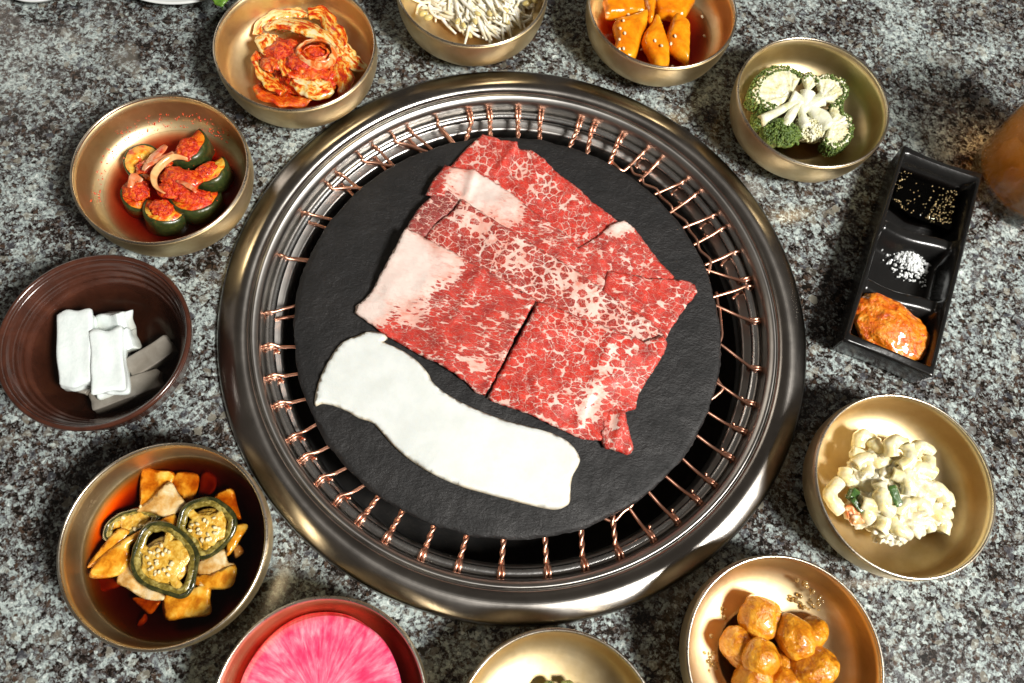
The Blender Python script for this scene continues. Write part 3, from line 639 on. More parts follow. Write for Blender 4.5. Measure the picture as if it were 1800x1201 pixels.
def cuke(u, v, z, r, th, face, label, seed, h=1.0, pale=False):
    """half-moon chunk: face = direction (deg in plane) in which the arc skin points; leaning by tilt h"""
    c = P(u, v, z); a = R(face); n = 22; V, F = [], []
    tilt = Matrix.Rotation(h, 3, Vector((-math.sin(a), math.cos(a), 0)))
    def prism(inner, outer, dz):
        V = []; cols = []
        for k in range(n + 1):
            q = a - R(98) + R(196) * k / n
            for rr, zz in ((inner, dz), (outer, dz), (outer * 1.02, dz - th * .25), (outer * 1.0, dz - th), (inner, dz - th)):
                e = 1 + .05 * mnoise.noise(Vector((k * .3, rr * 300, seed)))
                V.append(c + tilt @ Vector((rr * e * math.cos(q) - r * .35 * math.cos(a), rr * e * math.sin(q) - r * .35 * math.sin(a), zz + .0010 * mnoise.noise(Vector((k * .4, rr * 200, seed + 2))))))
        F = []
        for k in range(n):
            for i in range(5): F.append((k * 5 + i, (k + 1) * 5 + i, (k + 1) * 5 + (i + 1) % 5, k * 5 + (i + 1) % 5))
        F += [tuple(range(5)), tuple(n * 5 + i for i in range(5))]
        return V, F
    t = thing('cucumber_chunk', c, label, 'cucumber piece', 'kimchi cucumber chunks')
    obj('flesh', prism(r * .03, r * .90, 0), M_FLESHY if pale else M_FLESH, t); obj('skin', prism(r * .90, r, -.0004), M_SKIN, t)
cuke(244, 276, .0200, .0125, .011, 150, 'pale yellow cucumber chunk at the upper left of its bowl', 1, -.25, True)
cuke(236, 342, .0195, .0125, .012, 215, 'red coated cucumber chunk at the left side of its bowl', 2, -.2)
cuke(283, 372, .0215, .0138, .013, 262, 'yellow cucumber chunk with dark skin nearest the front wall', 3, -.35, True)
cuke(340, 352, .0215, .0160, .012, 285, 'large red coated cucumber half-moon at the lower right', 4, -.3)
cuke(368, 302, .0215, .0140, .012, 322, 'cucumber crescent with wide green skin at the right wall', 5, -.35, True)
cuke(333, 258, .0230, .0150, .012, 335, 'tall cucumber chunk with green skin behind the onion ring', 6, -.3)
cuke(282, 300, .0185, .0120, .010, 90, 'cucumber chunk buried under the red sauce in the middle', 7, .1)
ringp = [P(u, v, .030) for u, v in [(330, 280), (306, 276), (286, 288), (271, 308), (274, 328), (290, 340)]]
tag(obj('onion_strip', tube(ringp, [.001, .0022, .0026, .0026, .0022, .001], 10, 6, flat=.35, roll=.9), organic('amber_onion', [(.3, (.80, .50, .22)), (.7, (.75, .30, .10))], 200, .2, coat=.7, bump=.0001)), 'curved amber onion strip on top of the cucumber kimchi', 'onion strip')
for k, (pp, ww, lb) in enumerate([([(252, 300), (270, 278), (292, 256)], .0042, 'red dressed onion leaf with a white tip behind the onion strip'), ([(258, 288), (275, 282), (305, 268)], .0030, 'white glazed onion sliver in red sauce'),
                                  ([(310, 318), (330, 325), (345, 338)], .0020, 'short pale onion sliver right of the onion ring'), ([(250, 318), (235, 312), (228, 330)], .0030, 'onion bit with a pale spot on the left chunk')]):
    tag(obj('onion_strip', tube([P(u, v, .0285 + .001 * k) for u, v in pp], [ww * .4, ww, ww * .5], 10, 6, flat=.35, roll=.3, ruffle=.0006, seed=k), M_ONIONR), lb, 'onion strip')
def paste(name, c, r, label, cat, mat=None, seed=0, amp=.25, rot=(0, 0, 0), par=None):
    o = obj(name, blob(c, r, rot, amp, 1.8, 4, seed=seed, amp2=.14, sc2=7), mat or M_PASTE, par); return tag(o, label, cat) if label else o
paste('chilli_paste', P(318, 316, .0255), (.0130, .0090, .0045), 'lump of red chilli paste inside the onion ring', 'chilli paste', seed=2)
paste('chilli_paste', P(338, 345, .0232), (.0120, .0055, .0020), 'chilli paste spread over the large red half-moon', 'chilli paste', seed=3, rot=(0, 0, .2))
paste('chilli_paste', P(240, 335, .0212), (.0085, .0075, .0022), 'chilli paste on the left cucumber chunk', 'chilli paste', seed=4)
paste('chilli_paste', P(272, 290, .0225), (.0120, .0060, .0035), 'chilli paste among the onion slivers', 'chilli paste', seed=5, rot=(0, 0, .6))
paste('chilli_paste', P(284, 366, .0232), (.0075, .0060, .0016), 'thin chilli smear on the front yellow chunk', 'chilli paste', seed=21)
paste('chilli_paste', P(330, 262, .0248), (.0070, .0085, .0018), 'chilli smear on the tall chunk at the back', 'chilli paste', seed=22, rot=(0, 0, .3))
paste('chilli_paste', P(360, 300, .0236), (.0050, .0080, .0016), 'chilli smear on the crescent at the right wall', 'chilli paste', seed=23, rot=(0, 0, -.6))
paste('chilli_paste', P(300, 335, .0230), (.0090, .0060, .0040), 'chilli paste heap between the front chunks', 'chilli paste', seed=24)
rnd = random.Random(11)
def scatter_px(n, poly, z, rnd, zj=0):
    xs = [p[0] for p in poly]; ys = [p[1] for p in poly]; out = []
    while len(out) < n:
        u, v = rnd.uniform(min(xs), max(xs)), rnd.uniform(min(ys), max(ys))
        if inpoly(u, v, poly): out.append(P(u, v, z + rnd.uniform(0, zj)))
    return out
def wall_spots(c, n, a0, a1, z0, z1, rnd):
    out = []
    for _ in range(n):
        a = R(rnd.uniform(a0, a1)); z = z0 + (z1 - z0) * rnd.random() ** 2; r = inner_r(z) - .0003; out.append(c + Vector((r * math.cos(a), r * math.sin(a), z)))
    return out
M_FLAKE = organic('chilli_flakes', [(.3, (.45, .012, .006)), (.7, (.65, .10, .02))], 900, .3, coat=.4, bump=0)
tag(obj('chilli_flakes', grains(wall_spots(bB, 150, 60, 150, .014, .024, rnd) + wall_spots(bB, 60, 150, 210, .014, .019, rnd) + scatter_px(60, [(215, 260), (380, 250), (390, 350), (300, 390), (220, 370)], .0225, rnd, .003), .00045, 1), M_FLAKE), 'fine chilli flakes sticking to the wall above the cucumber kimchi', 'chilli flakes', kind='stuff')

# --- cabbage kimchi (A)
pool('kimchi_juice', bA, .0090, M_REDBROTH, 'thin red juice under the cabbage kimchi', 'liquid')
M_CAB = organic('kimchi_cabbage', [(.38, (.80, .66, .28)), (.45, (.84, .48, .08)), (.50, (.80, .22, .012)), (.55, (.60, .035, .003)), (.66, (.30, .008, .002))], 170, .22, coat=.6, bump=.0007, bsc=350, dist=1.2, strip=(3.4, 2.4))
M_CABP = organic('pale_cabbage_stem', [(.40, (.80, .72, .44)), (.47, (.84, .64, .24)), (.52, (.84, .40, .05)), (.56, (.66, .07, .005)), (.66, (.4, .012, .003))], 150, .2, coat=.6, bump=.0004, bsc=300, dist=1.5, strip=(3.4, 2.4))
M_CABR = organic('red_cabbage_leaf', [(.3, (.30, .006, .002)), (.45, (.64, .035, .003)), (.55, (.80, .15, .008)), (.66, (.82, .42, .08))], 260, .2, coat=.7, bump=.0012, bsc=500, dist=1.0, strip=(3.4, 2.4))
def zA(x, y): return x, y
Z4 = lambda q: (430 + q[0] / 5.721, 0 + q[1] / 5.719)
def leaf(pts, wd, z, mat, label, roll=0.0, seed=0, flat=.35, ruf=.0012, closed=False, zs=None, name='cabbage_leaf', cat='cabbage leaf', zz=Z4, grp='kimchi cabbage leaves'):
    P3 = [P(*zz(q), z + (zs[i] if zs else 0)) for i, q in enumerate(pts)]
    g = tube(P3, wd, 14, 7, flat=flat, roll=roll, ruffle=ruf, seed=seed, closed=closed)
    n_ = len(g[0]) // 14
    at = {'along': [i / n_ * len(pts) * .35 for i in range(n_) for k in range(14)], 'across': [math.cos(2 * math.pi * k / 14) + .4 * math.sin(2 * math.pi * k / 14) for i in range(n_) for k in range(14)], 'kind_seed': [seed * 1.7] * (n_ * 14)}
    return tag(obj(name, g, mat, attr=at), label, cat, grp)
leaf([(120, 350), (180, 230), (330, 150), (520, 130), (640, 160)], [.003, .0055, .0065, .006, .003], .021, M_CABP, 'outermost pale cabbage leaf arching over the back of the kimchi', .35, 1)
leaf([(200, 300), (330, 240), (520, 260), (700, 320), (860, 440), (960, 560)], [.003, .006, .0080, .0080, .006, .004], .0245, M_CABP, 'long cream cabbage leaf with red streaks sweeping over the kimchi', .3, 2)
leaf([(640, 140), (780, 140), (870, 260), (950, 380), (1000, 500)], [.004, .0055, .006, .006, .003], .0225, M_CAB, 'orange cabbage leaf folded down at the upper right of the kimchi', -.3, 3)
leaf([(900, 420), (1000, 520), (1090, 620), (1220, 700)], [.004, .0065, .0060, .0025], .0215, M_CABP, 'pale cabbage tail pointing at the right wall of its bowl', -.2, 4)
leaf([(880, 560), (960, 700), (1010, 820), (990, 960)], [.004, .0075, .0075, .003], .0195, M_CAB, 'streaked yellow cabbage leaf hanging down at the right', -.3, 5)
leaf([(250, 360), (240, 440), (220, 560)], [.007, .0100, .003], .0245, M_CABP, 'pale green cabbage stem at the left of the roll', .15, 6, flat=.3)
a_ring = [(530, 500), (610, 430), (740, 410), (860, 450), (905, 540), (850, 630), (720, 660), (600, 630), (540, 570)]
leaf(a_ring, .0034, .0290, organic('rolled_leaf', [(.35, (.78, .60, .36)), (.48, (.80, .42, .16)), (.58, (.70, .14, .02))], 160, .25, coat=.4, bump=.0003), 'cabbage leaf rolled into an oval ring in the middle of the kimchi', 1.1, 7, flat=.32, ruf=.0005, closed=True)
a_ring2 = [(590, 520), (660, 470), (780, 470), (850, 530), (800, 590), (680, 600)]
leaf(a_ring2, .0022, .0285, M_CABR, 'inner turn of the rolled cabbage leaf, dark red', 1.0, 8, flat=.35, ruf=.0006, closed=True)
leaf([(400, 420), (420, 540), (400, 660), (430, 760)], [.003, .0048, .0048, .003], .0260, M_CAB, 'narrow yellow cabbage rib left of the roll', .2, 9)
leaf([(120, 620), (180, 740), (280, 850), (400, 930)], [.003, .0052, .0065, .004], .0225, M_CAB, 'orange cabbage rib along the lower left of the kimchi', .4, 10)
leaf([(480, 800), (620, 860), (760, 900), (880, 870)], [.004, .0085, .0095, .004], .0225, M_CABP, 'white based cabbage stem at the front of the kimchi', -.1, 11)
leaf([(420, 760), (560, 700), (720, 720), (850, 760)], [.005, .0075, .0080, .004], .0245, M_CABR, 'crumpled red cabbage leaf below the roll', .1, 12, ruf=.003)
leaf([(180, 690), (260, 640), (360, 640)], [.004, .0080, .005], .0260, M_CABR, 'crumpled red cabbage leaf at the left of the kimchi', 0, 13, ruf=.003)
leaf([(120, 860), (200, 950), (360, 1010), (560, 1020), (680, 980)], [.003, .0065, .0070, .0065, .003], .0180, M_CABR, 'dark red cabbage leaf in the juice along the front of the bowl', .3, 14, ruf=.0025)
leaf([(130, 520), (110, 600), (150, 700)], [.002, .0035, .003], .0215, M_CABR, 'red cabbage edge at the far left of the kimchi', .3, 15, ruf=.0015)
paste('chilli_paste', P(*Z4((560, 640)), .0265), (.0110, .0075, .0040), 'chilli paste under the rolled cabbage leaf', 'chilli paste', seed=8)
paste('chilli_paste', P(*Z4((420, 560)), .0225), (.0160, .0130, .0065), 'chilli paste filling the kimchi around its ribs', 'chilli paste', seed=9)
paste('chilli_paste', P(*Z4((720, 540)), .0250), (.0085, .0050, .0040), 'chilli paste inside the rolled cabbage leaf', 'chilli paste', seed=10)
paste('chilli_paste', P(*Z4((600, 800)), .0175), (.0200, .0130, .0060), 'chilli paste at the base of the kimchi', 'chilli paste', seed=11)
paste('chilli_paste', P(*Z4((900, 620)), .0170), (.0120, .0170, .0050), 'red cabbage scraps under the right leaves', 'chilli paste', seed=12)
tag(obj('chilli_flakes', grains(scatter_px(90, [Z4(q) for q in [(150, 300), (500, 150), (900, 400), (1100, 650), (900, 900), (400, 980), (150, 800)]], .026, rnd, .004), .0005, 1), M_FLAKE), 'coarse chilli flakes stuck on the cabbage kimchi', 'chilli flakes', kind='stuff')

# --- bean sprouts (K)
M_SPR = organic('bean_sprout', [(.32, (.74, .56, .26)), (.42, (.84, .76, .55)), (.56, (.88, .86, .78))], 110, .2, coat=.5, sss=.15, sssr=(.002, .0015, .001), bump=.0001)
M_SPRH = organic('bean_head', [(.3, (.55, .42, .12)), (.7, (.72, .60, .28))], 200, .3, coat=.3)
M_OILY = liquid('amber_juice', (.92, .62, .15), 90)
pool('sesame_juice', bK, .0088, M_OILY, 'thin amber juice under the bean sprouts', 'liquid')
rs = random.Random(21)
kc = P(832, 0, .012)
tag(obj('sprout_bed', join([blob(Vector((kc.x + dx, kc.y + dy + .006, .0105)), (.024, .019, .011), (0, 0, dx * 30), .35, 2.2, 5, seed=i, amp2=.22, sc2=9) for i, (dx, dy) in enumerate([(0, 0), (-.012, .004), (.012, -.002), (.004, .012), (-.004, -.010)])]), M_SPR), 'dense lower layer of the bean sprout heap', 'bean sprouts', kind='stuff')
for k in range(250):
    a = rs.uniform(0, 2 * math.pi); rr = .038 * math.sqrt(rs.random()); c = Vector((kc.x + .7 * (bK.x - kc.x) * 0 + rr * math.cos(a) * 1.0, kc.y + rr * math.sin(a) * .85 + .006, 0))
    hgt = .012 + .017 * (1 - (rr / .036) ** 2) * rs.uniform(.55, 1.0)
    L = rs.uniform(.026, .046); th = R(-28) + rs.gauss(0, .5); curl = rs.gauss(0, .7) if k % 9 else rs.choice((-3.6, 3.6))
    pts = []
    x, y, an = 0, 0, th - curl / 2
    P2 = []
    for i in range(6):
        P2.append((x, y)); x += L / 5 * math.cos(an); y += L / 5 * math.sin(an); an += curl / 5
    mx, my = sum(p[0] for p in P2) / 6, sum(p[1] for p in P2) / 6
    for i, (x, y) in enumerate(P2):
        q = Vector((c.x + x - mx, c.y + y - my, 0)); dr = (Vector((q.x, q.y, 0)) - Vector((bK.x, bK.y, 0))); lim = .046
        if dr.length > lim: q = Vector((bK.x, bK.y, 0)) + dr * (lim / dr.length)
        zmin = .006 + max(0, (dr.length - .034)) * 1.0
        q.z = max(zmin, hgt - abs(i - 2.5) * .0012 * rs.uniform(0, 1.2)); pts.append(q)
    r0 = rs.uniform(.0010, .0014)
    t = thing('bean_sprout', c + Vector((0, 0, hgt)), 'white bean sprout curled into a hook in the heap in the top bowl' if k % 9 == 0 else 'white bean sprout with a yellow bean still on its end in the top bowl' if k % 10 == 5 else 'plain white bean sprout stem lying in the tangled heap in the top bowl', 'bean sprout', 'bean sprouts heaped in the top bowl')
    obj('stem', tube(pts, [r0 * .6, r0, r0 * 1.1, r0 * 1.1, r0, r0 * .7], 7, 3), M_SPR, t)
    if k % 10 == 5: obj('bean', blob(pts[-1] + Vector((0, 0, .0004)), (.0030, .0018, .0016), (0, 0, an), .1, 1.5, 2, seed=k), M_SPRH, t)
for (u, v) in [(744, 24), (753, 31), (926, 6)]:
    tag(obj('mung_bean', blob(P(u, v, .022), (.0034, .0022, .0020), (0, 0, .5), .1, 1.5, 3, seed=u), M_SPRH), {744: 'yellow bean head at the left edge of the sprouts', 753: 'smaller yellow bean head just right of the leftmost one', 926: 'greenish bean head lying on the bowl wall right of the sprouts'}[u], 'bean')

# --- orange chunks (J)
M_SYRUP = liquid('dark_syrup', (.88, .42, .04), 480)
pool('syrup', bJ, .0122, M_SYRUP, 'dark orange syrup round the glazed chunks', 'liquid')
M_SQ = organic('glazed_orange_flesh', [(.3, (.60, .13, .002)), (.5, (.80, .26, .004)), (.75, (.84, .40, .015))], 70, .2, coat=.5, sss=.15, sssr=(.004, .0015, .0005), bump=.0004, bsc=250)
Z5 = lambda q: (960 + q[0] / 5, q[1] / 5)
def chunk(pts, z, th, label, seed, tz=None, mat=M_SQ, name='glazed_chunk', cat='glazed chunk', grp='orange glazed chunks in syrup', zz=Z5, edge=.004, amp=.0016):
    pl = px_poly([zz(q) for q in pts], z); cx = sum(p[0] for p in pl) / len(pl); cy = sum(p[1] for p in pl) / len(pl); tz = tz or (0, 0)
    g = slab(pl, th, lambda x, y: z - th / 2 + (x - cx) * tz[0] + (y - cy) * tz[1], .0018, edge, amp, 110, seed, per=4)
    return tag(obj(name, g, mat), label, cat, grp)
chunk([(535, -60), (880, -60), (885, 90), (760, 95), (640, 105), (545, 110), (525, 40)], .0270, .012, 'orange chunk at the back left, cut by the top edge', 1)
chunk([(600, 170), (740, 125), (895, 95), (895, 190), (850, 300), (820, 420), (770, 490), (680, 480), (598, 410), (625, 300)], .0265, .013, 'broad square orange chunk at the left with sesame seeds', 2, (0, .15))
chunk([(950, 135), (1000, 150), (1040, 240), (1085, 330), (1110, 430), (1095, 580), (1040, 600), (990, 560), (920, 430), (858, 340), (862, 270), (910, 210)], .0255, .013, 'pointed orange wedge in the middle of the syrup', 3, (0, .2))
chunk([(1130, 120), (1200, 135), (1275, 190), (1285, 330), (1288, 490), (1220, 455), (1130, 400), (1068, 320), (1085, 230)], .0275, .012, 'orange chunk at the right with a flat bright face', 4, (-.1, .2))
chunk([(985, -60), (1310, -60), (1290, 30), (1210, 140), (1120, 110), (1010, 100), (980, 40)], .0255, .013, 'orange chunk at the back right, cut by the top edge', 5, (0, .1))
chunk([(870, -40), (975, -40), (968, 60), (955, 145), (915, 150), (890, 80)], .0300, .010, 'narrow orange piece wedged between the two back chunks', 6)
M_SES = organic('sesame', [(.3, (.82, .72, .46)), (.7, (.86, .78, .56))], 500, .35, bump=0)
ses = [(610, 175), (720, 135), (640, 355), (690, 300), (650, 258), (955, 365), (1015, 410), (838, 440), (1130, 325), (1135, 412), (1368, 150), (1388, 322), (680, 435), (640, 440), (1095, 392), (525, 60), (1105, 590), (675, 190), (540, 125)]
bpy.context.view_layer.update(); chunks = [o for o in bpy.data.objects if o.name.startswith('glazed_chunk')]
sv = blob((0, 0, 0), (.0015, .0010, .0007), (0, 0, 0), .0, 1, 2); sme = None
for k, q in enumerate(ses):
    u, v = Z5(q)
    o = bpy.data.objects.new('sesame_seed', sme) if sme else obj('sesame_seed', sv, M_SES)
    if sme: C.objects.link(o)
    else: sme = o.data
    z = .0126 if q[0] > 1300 or q in ((838, 440), (1135, 412), (1105, 590), (525, 60)) else .0275
    if z > .02:
        best = None; ray = (P(u, v, 0) - Vector((0, 0, CAM_H))).normalized()
        for ob in chunks:
            hit, loc, nn, fi = ob.ray_cast(Vector((0, 0, CAM_H)) - ob.location, ray)
            if hit and (best is None or loc.z + ob.location.z > best.z): best = loc + ob.location
        pz = best + Vector((0, 0, .0003)) if best is not None else P(u, v, .0126)
    else: pz = P(u, v, z)
    o.location = pz; o.rotation_euler = (rs.uniform(-.3, .3), rs.uniform(-.3, .3), rs.uniform(0, 3))
    tag(o, 'tiny cream sesame seed sprinkled on the orange glazed chunks and syrup', 'sesame seed', 'sesame seeds on the orange chunks')

# --- broccoli (E)
M_OIL = liquid('yellow_oil', (.95, .72, .15), 60)
pool('oil', bE, .0072, M_OIL, 'yellow oil at the bottom of the broccoli bowl', 'liquid')
M_BST = organic('broccoli_stalk', [(.3, (.56, .56, .30)), (.46, (.74, .74, .54)), (.6, (.82, .82, .68))], 130, .4, coat=.2, bump=.0005, bsc=350, sss=.1, sssr=(.002, .002, .001))
M_BWH = organic('broccoli_cut_face', [(.30, (.50, .44, .16)), (.40, (.68, .64, .38)), (.52, (.74, .72, .50)), (.62, (.80, .79, .66))], 200, .45, bump=.0007, bsc=500, spots=[((.55, .34, .10), 230, .66, .72)])
M_BGR = organic('broccoli_buds', [(.3, (.030, .060, .010)), (.5, (.085, .140, .020)), (.7, (.20, .26, .05)), (.85, (.34, .38, .10))], 300, .5, bump=.0003, bsc=1500)
ZE = lambda q: (1260 + q[0] / 4.003, 40 + q[1] / 4.003)
def fan(stem, arc, z, label, seed, lift=.004, depth=.010, ngreen=420, inner=.80):
    """halved floret: stalk, branching white cut face and a crust of green buds along the outer arc"""
    A = [P(*ZE((605 + (q[0] - 605) * .93, 585 + (q[1] - 585) * .91)), z) for q in arc]; S = [P(*ZE(q), z + lift * (.3 + .7 * i / (len(stem) - 1))) for i, q in enumerate(stem)]
    t = thing('broccoli_floret', S[0], label, 'broccoli floret', 'broccoli florets in the brass bowl'); rn = random.Random(seed)
    neck = S[-1]
    arcs = catmull(A, 5)
    parts = []
    out = [neck + (arcs[0] - neck) * .05] + [neck.lerp(q, .97 + .05 * mnoise.noise(q * 260)) for q in arcs] + [neck + (arcs[-1] - neck) * .05]
    L0 = max((q - neck).length for q in arcs)
    def zf(x, y):
        an = math.atan2(y - neck.y, x - neck.x); rr = math.hypot(x - neck.x, y - neck.y) / L0
        return z + lift - .0022 + .0014 * mnoise.noise(Vector((an * 5.5, rr * 1.5, seed))) + .0011 * mnoise.noise(Vector((an * 14, rr * 2.5, seed + 3))) + .0005 * rr * mnoise.noise(Vector((x * 500, y * 500, seed)))
    parts.append(slab([(p.x, p.y) for p in out], .0052, zf, .0008, .0022, 0, 60, seed, smooth_out=False))
    obj('cut_face', join(parts), M_BWH, t)
    obj('stalk', tube([S[0]] + S, [.0040] + [.0040 + .0008 * k for k in range(len(S))], 12, 5, flat=.8, ruffle=.0006, seed=seed), M_BST, t)
    pos = []; V = []
    for _ in range(int(ngreen * 1.7)):
        f = rn.random() * (len(arcs) - 1); i = int(f); p = arcs[i].lerp(arcs[min(i + 1, len(arcs) - 1)], f - i)
        k = 1.03 - .22 * rn.random() ** 1.8 if rn.random() < .75 else rn.uniform(.97, 1.05)
        q = neck.lerp(p, k * (1 + .04 * mnoise.noise(Vector((f * 1.7, seed, 0))))); dd = (1.0 - k) / .15
        q.z = z + lift - rn.random() * depth * (1 - max(0, dd) * .8) + .0012 * max(0, dd); pos.append(q)
    tag(obj('bud_crust', grains(pos, .00085, 1, .4, seed=seed), M_BGR, t), kind='stuff')
    pos = []
    for _ in range(60):
        f = rn.random() * (len(arcs) - 1); i = int(f); p = arcs[i].lerp(arcs[min(i + 1, len(arcs) - 1)], f - i)
        q = neck.lerp(p, rn.uniform(.80, .95)); q.z = z + lift + .0004 + rn.uniform(-.0016, .0006); pos.append(q)
    tag(obj('pale_buds', grains(pos, .0011, 1, .35, seed=seed + 5), M_BWH, t), kind='stuff')
def dome(c, rx, ry, rz, stem, label, seed, n=900, mat=None):
    cc_ = P(*ZE(c), .013); t = thing('broccoli_floret', cc_, label, 'broccoli floret', 'broccoli florets in the brass bowl'); rn = random.Random(seed)
    obj('stalk', tube([P(*ZE(q), .0225) for q in stem], [.0030, .0030, .0046][:len(stem)], 12, 5, ruffle=.0005, seed=seed), M_BST, t)
    obj('crown_core', blob(cc_ + Vector((0, 0, .002)), (rx * .9, ry * .9, rz * .9), amp=.25, sc=2.2, seed=seed), mat or M_BGR, t)
    pos = []
    for _ in range(n):
        v = Vector((rn.gauss(0, 1), rn.gauss(0, 1), abs(rn.gauss(0, 1)))).normalized(); k = .93 + .20 * mnoise.noise(v * 3 + Vector((seed, 0, 0))) + rn.uniform(-.03, .05)
        pos.append(cc_ + Vector((0, 0, .002)) + Vector((v.x * rx * k, v.y * ry * k, v.z * rz * k)))
    tag(obj('bud_crust', grains(pos, .0011, 1, .35, seed=seed), mat or M_BGR, t), kind='stuff')
dome((430, 800), .0150, .0105, .0110, [(620, 560), (540, 620), (470, 740)], 'domed dark green broccoli floret at the lower left of its bowl', 3, 1000)
dome((285, 715), .0060, .0070, .0080, [(560, 560), (420, 630), (310, 690)], 'small green floret end at the left wall behind the dome', 4, 350)
fan([(640, 610), (590, 560), (520, 520)], [(370, 640), (240, 590), (195, 540), (215, 450), (265, 370), (340, 325), (430, 300), (520, 325), (590, 370)], .020, 'largest halved broccoli floret, fanned white face at the upper left', 11, ngreen=900)
fan([(600, 600), (625, 545), (640, 490)], [(590, 390), (610, 368), (650, 362), (690, 385), (710, 420)], .021, 'narrow halved floret between the two upper broccoli fans', 12, ngreen=200)
fan([(590, 620), (665, 575), (740, 540)], [(690, 400), (740, 375), (820, 375), (890, 410), (925, 480), (915, 540), (850, 580)], .0205, 'halved broccoli floret at the upper right of its bowl', 13, ngreen=420)
fan([(560, 570), (640, 600), (720, 660), (790, 740)], [(800, 600), (880, 590), (890, 650), (940, 690), (968, 780), (950, 860), (890, 920), (800, 940), (745, 880)], .0195, 'halved broccoli floret with a long white stalk at the lower right', 14, ngreen=650)
dome((640, 775), .0120, .0095, .0100, [(580, 570), (600, 660), (625, 740)], 'pale whitish broccoli floret in the lower middle', 15, 500, M_BWH)

# --- soy pickle (D)
M_SOY = liquid('soy_pickle_juice', (.82, .60, .20), 900)
pool('soy_juice', bD, .0180, M_SOY, 'dark brown soy juice filling the pickle bowl', 'liquid')
M_ONA = organic('soy_onion', [(.32, (.34, .085, .003)), (.46, (.60, .22, .008)), (.56, (.74, .36, .03)), (.70, (.82, .54, .12))], 120, .24, coat=.35, bump=.0002, bsc=300, sss=.1, sssr=(.003, .0015, .0006), dist=.2)
M_ONP = organic('soy_onion_pale', [(.3, (.42, .18, .03)), (.44, (.60, .34, .10)), (.56, (.68, .48, .22)), (.72, (.76, .64, .42))], 150, .24, coat=.35, bump=.0002, bsc=300, sss=.1, sssr=(.003, .002, .001), dist=.2)
M_ONW = organic('sunken_onion', [(.3, (.42, .12, .012)), (.7, (.56, .20, .03))], 60, .3, bump=.0002)
ZD = lambda q: (80 + q[0] / 3.002, 760 + q[1] / 3.002)
def onion(pts, z, mat, label, seed, tz=(0, 0), th=.0016):
    return chunk(pts, z, th, label, seed, tz, mat, 'onion_piece', 'onion piece', 'soy pickled onion pieces', ZD, .0004, .0018)
onion([(505, 200), (590, 200), (678, 212), (660, 290), (620, 350), (560, 390), (500, 410)], 0.0177, M_ONA, 'brown edged onion square at the back left of the pickle', 1)
onion([(690, 212), (800, 220), (800, 300), (770, 360), (735, 365), (665, 270)], 0.0172, M_ONA, 'orange onion square at the back right of the pickle', 2)
onion([(655, 262), (700, 320), (742, 382), (700, 420), (620, 445), (540, 420), (475, 412), (560, 345)], 0.0207, M_ONP, 'pale whitish onion petal behind the chilli rings', 3, (0, .1))
onion([(980, 290), (1010, 380), (1030, 465), (960, 410), (885, 345)], 0.0167, M_ONA, 'orange onion triangle near the right wall', 4)
onion([(380, 510), (445, 528), (400, 590), (300, 680), (215, 715), (280, 620)], 0.0197, M_ONA, 'long onion strip reaching to the left wall', 5)
onion([(530, 500), (510, 540), (445, 600), (440, 680), (380, 755), (255, 772), (235, 740), (300, 650), (420, 560)], 0.0212, M_ONA, 'curved onion strip crossing over the left strip', 6, (-.1, 0))
onion([(430, 640), (460, 720), (500, 800), (610, 850), (625, 885), (520, 880), (420, 820), (370, 790), (400, 700)], 0.0187, M_ONP, 'onion strip under the front chilli ring', 7)
onion([(455, 870), (600, 880), (590, 920), (550, 960), (500, 925)], 0.0157, M_ONA, 'small onion corner below the front chilli ring', 8)
onion([(625, 860), (740, 830), (862, 800), (868, 880), (865, 962), (740, 980), (630, 988)], 0.0182, M_ONA, 'square onion piece nearest the front wall', 9)
onion([(790, 700), (870, 640), (945, 610), (960, 680), (1000, 700), (985, 800), (880, 830), (780, 800), (800, 750)], 0.0182, M_ONP, 'layered pale onion piece right of the front chilli ring', 10)
onion([(780, 760), (880, 740), (1000, 700), (985, 810), (890, 830), (780, 800)], 0.0194, M_ONA, 'onion layer lying on the pale piece', 11)
onion([(1005, 490), (1066, 490), (1030, 560), (960, 655), (955, 590)], 0.0197, M_ONA, 'thin onion wedge at the right of the rear chilli ring', 12)
onion([(1000, 590), (1020, 590), (1045, 630), (1000, 665), (985, 630)], 0.0172, M_ONP, 'tiny pale onion chip at the right wall', 13)
onion([(525, 955), (535, 985), (515, 1015), (480, 1022), (492, 985)], 0.0147, M_ONW, 'tiny onion chip sunk near the front wall', 14)
onion([(600, 470), (680, 430), (692, 510), (650, 520)], 0.0204, M_ONA, 'onion corner between the two big chilli rings', 15)
onion([(140, 720), (230, 740), (400, 770), (380, 820), (250, 840), (170, 790)], 0.0137, M_ONW, 'sunken onion piece at the left under the juice', 16)
onion([(830, 200), (900, 240), (880, 320), (800, 330)], 0.0132, M_ONW, 'sunken onion piece at the back under the juice', 17)
M_JAL = organic('chilli_skin', [(.3, (.014, .016, .005)), (.5, (.034, .036, .010)), (.66, (.085, .075, .02))], 190, .18, coat=.5, bump=.0003, bsc=250)
M_JALF = organic('chilli_wall', [(.32, (.07, .055, .010)), (.48, (.18, .13, .02)), (.62, (.40, .32, .09))], 300, .2, coat=.6, bump=.0005, bsc=400)
M_CORE = organic('chilli_core', [(.3, (.42, .18, .015)), (.46, (.62, .34, .035)), (.6, (.72, .48, .10))], 300, .25, coat=.5, bump=.0008, bsc=400)
M_SEED = organic('chilli_seed', [(.3, (.72, .58, .30)), (.7, (.80, .70, .44))], 400, .3, coat=.3, bump=0)
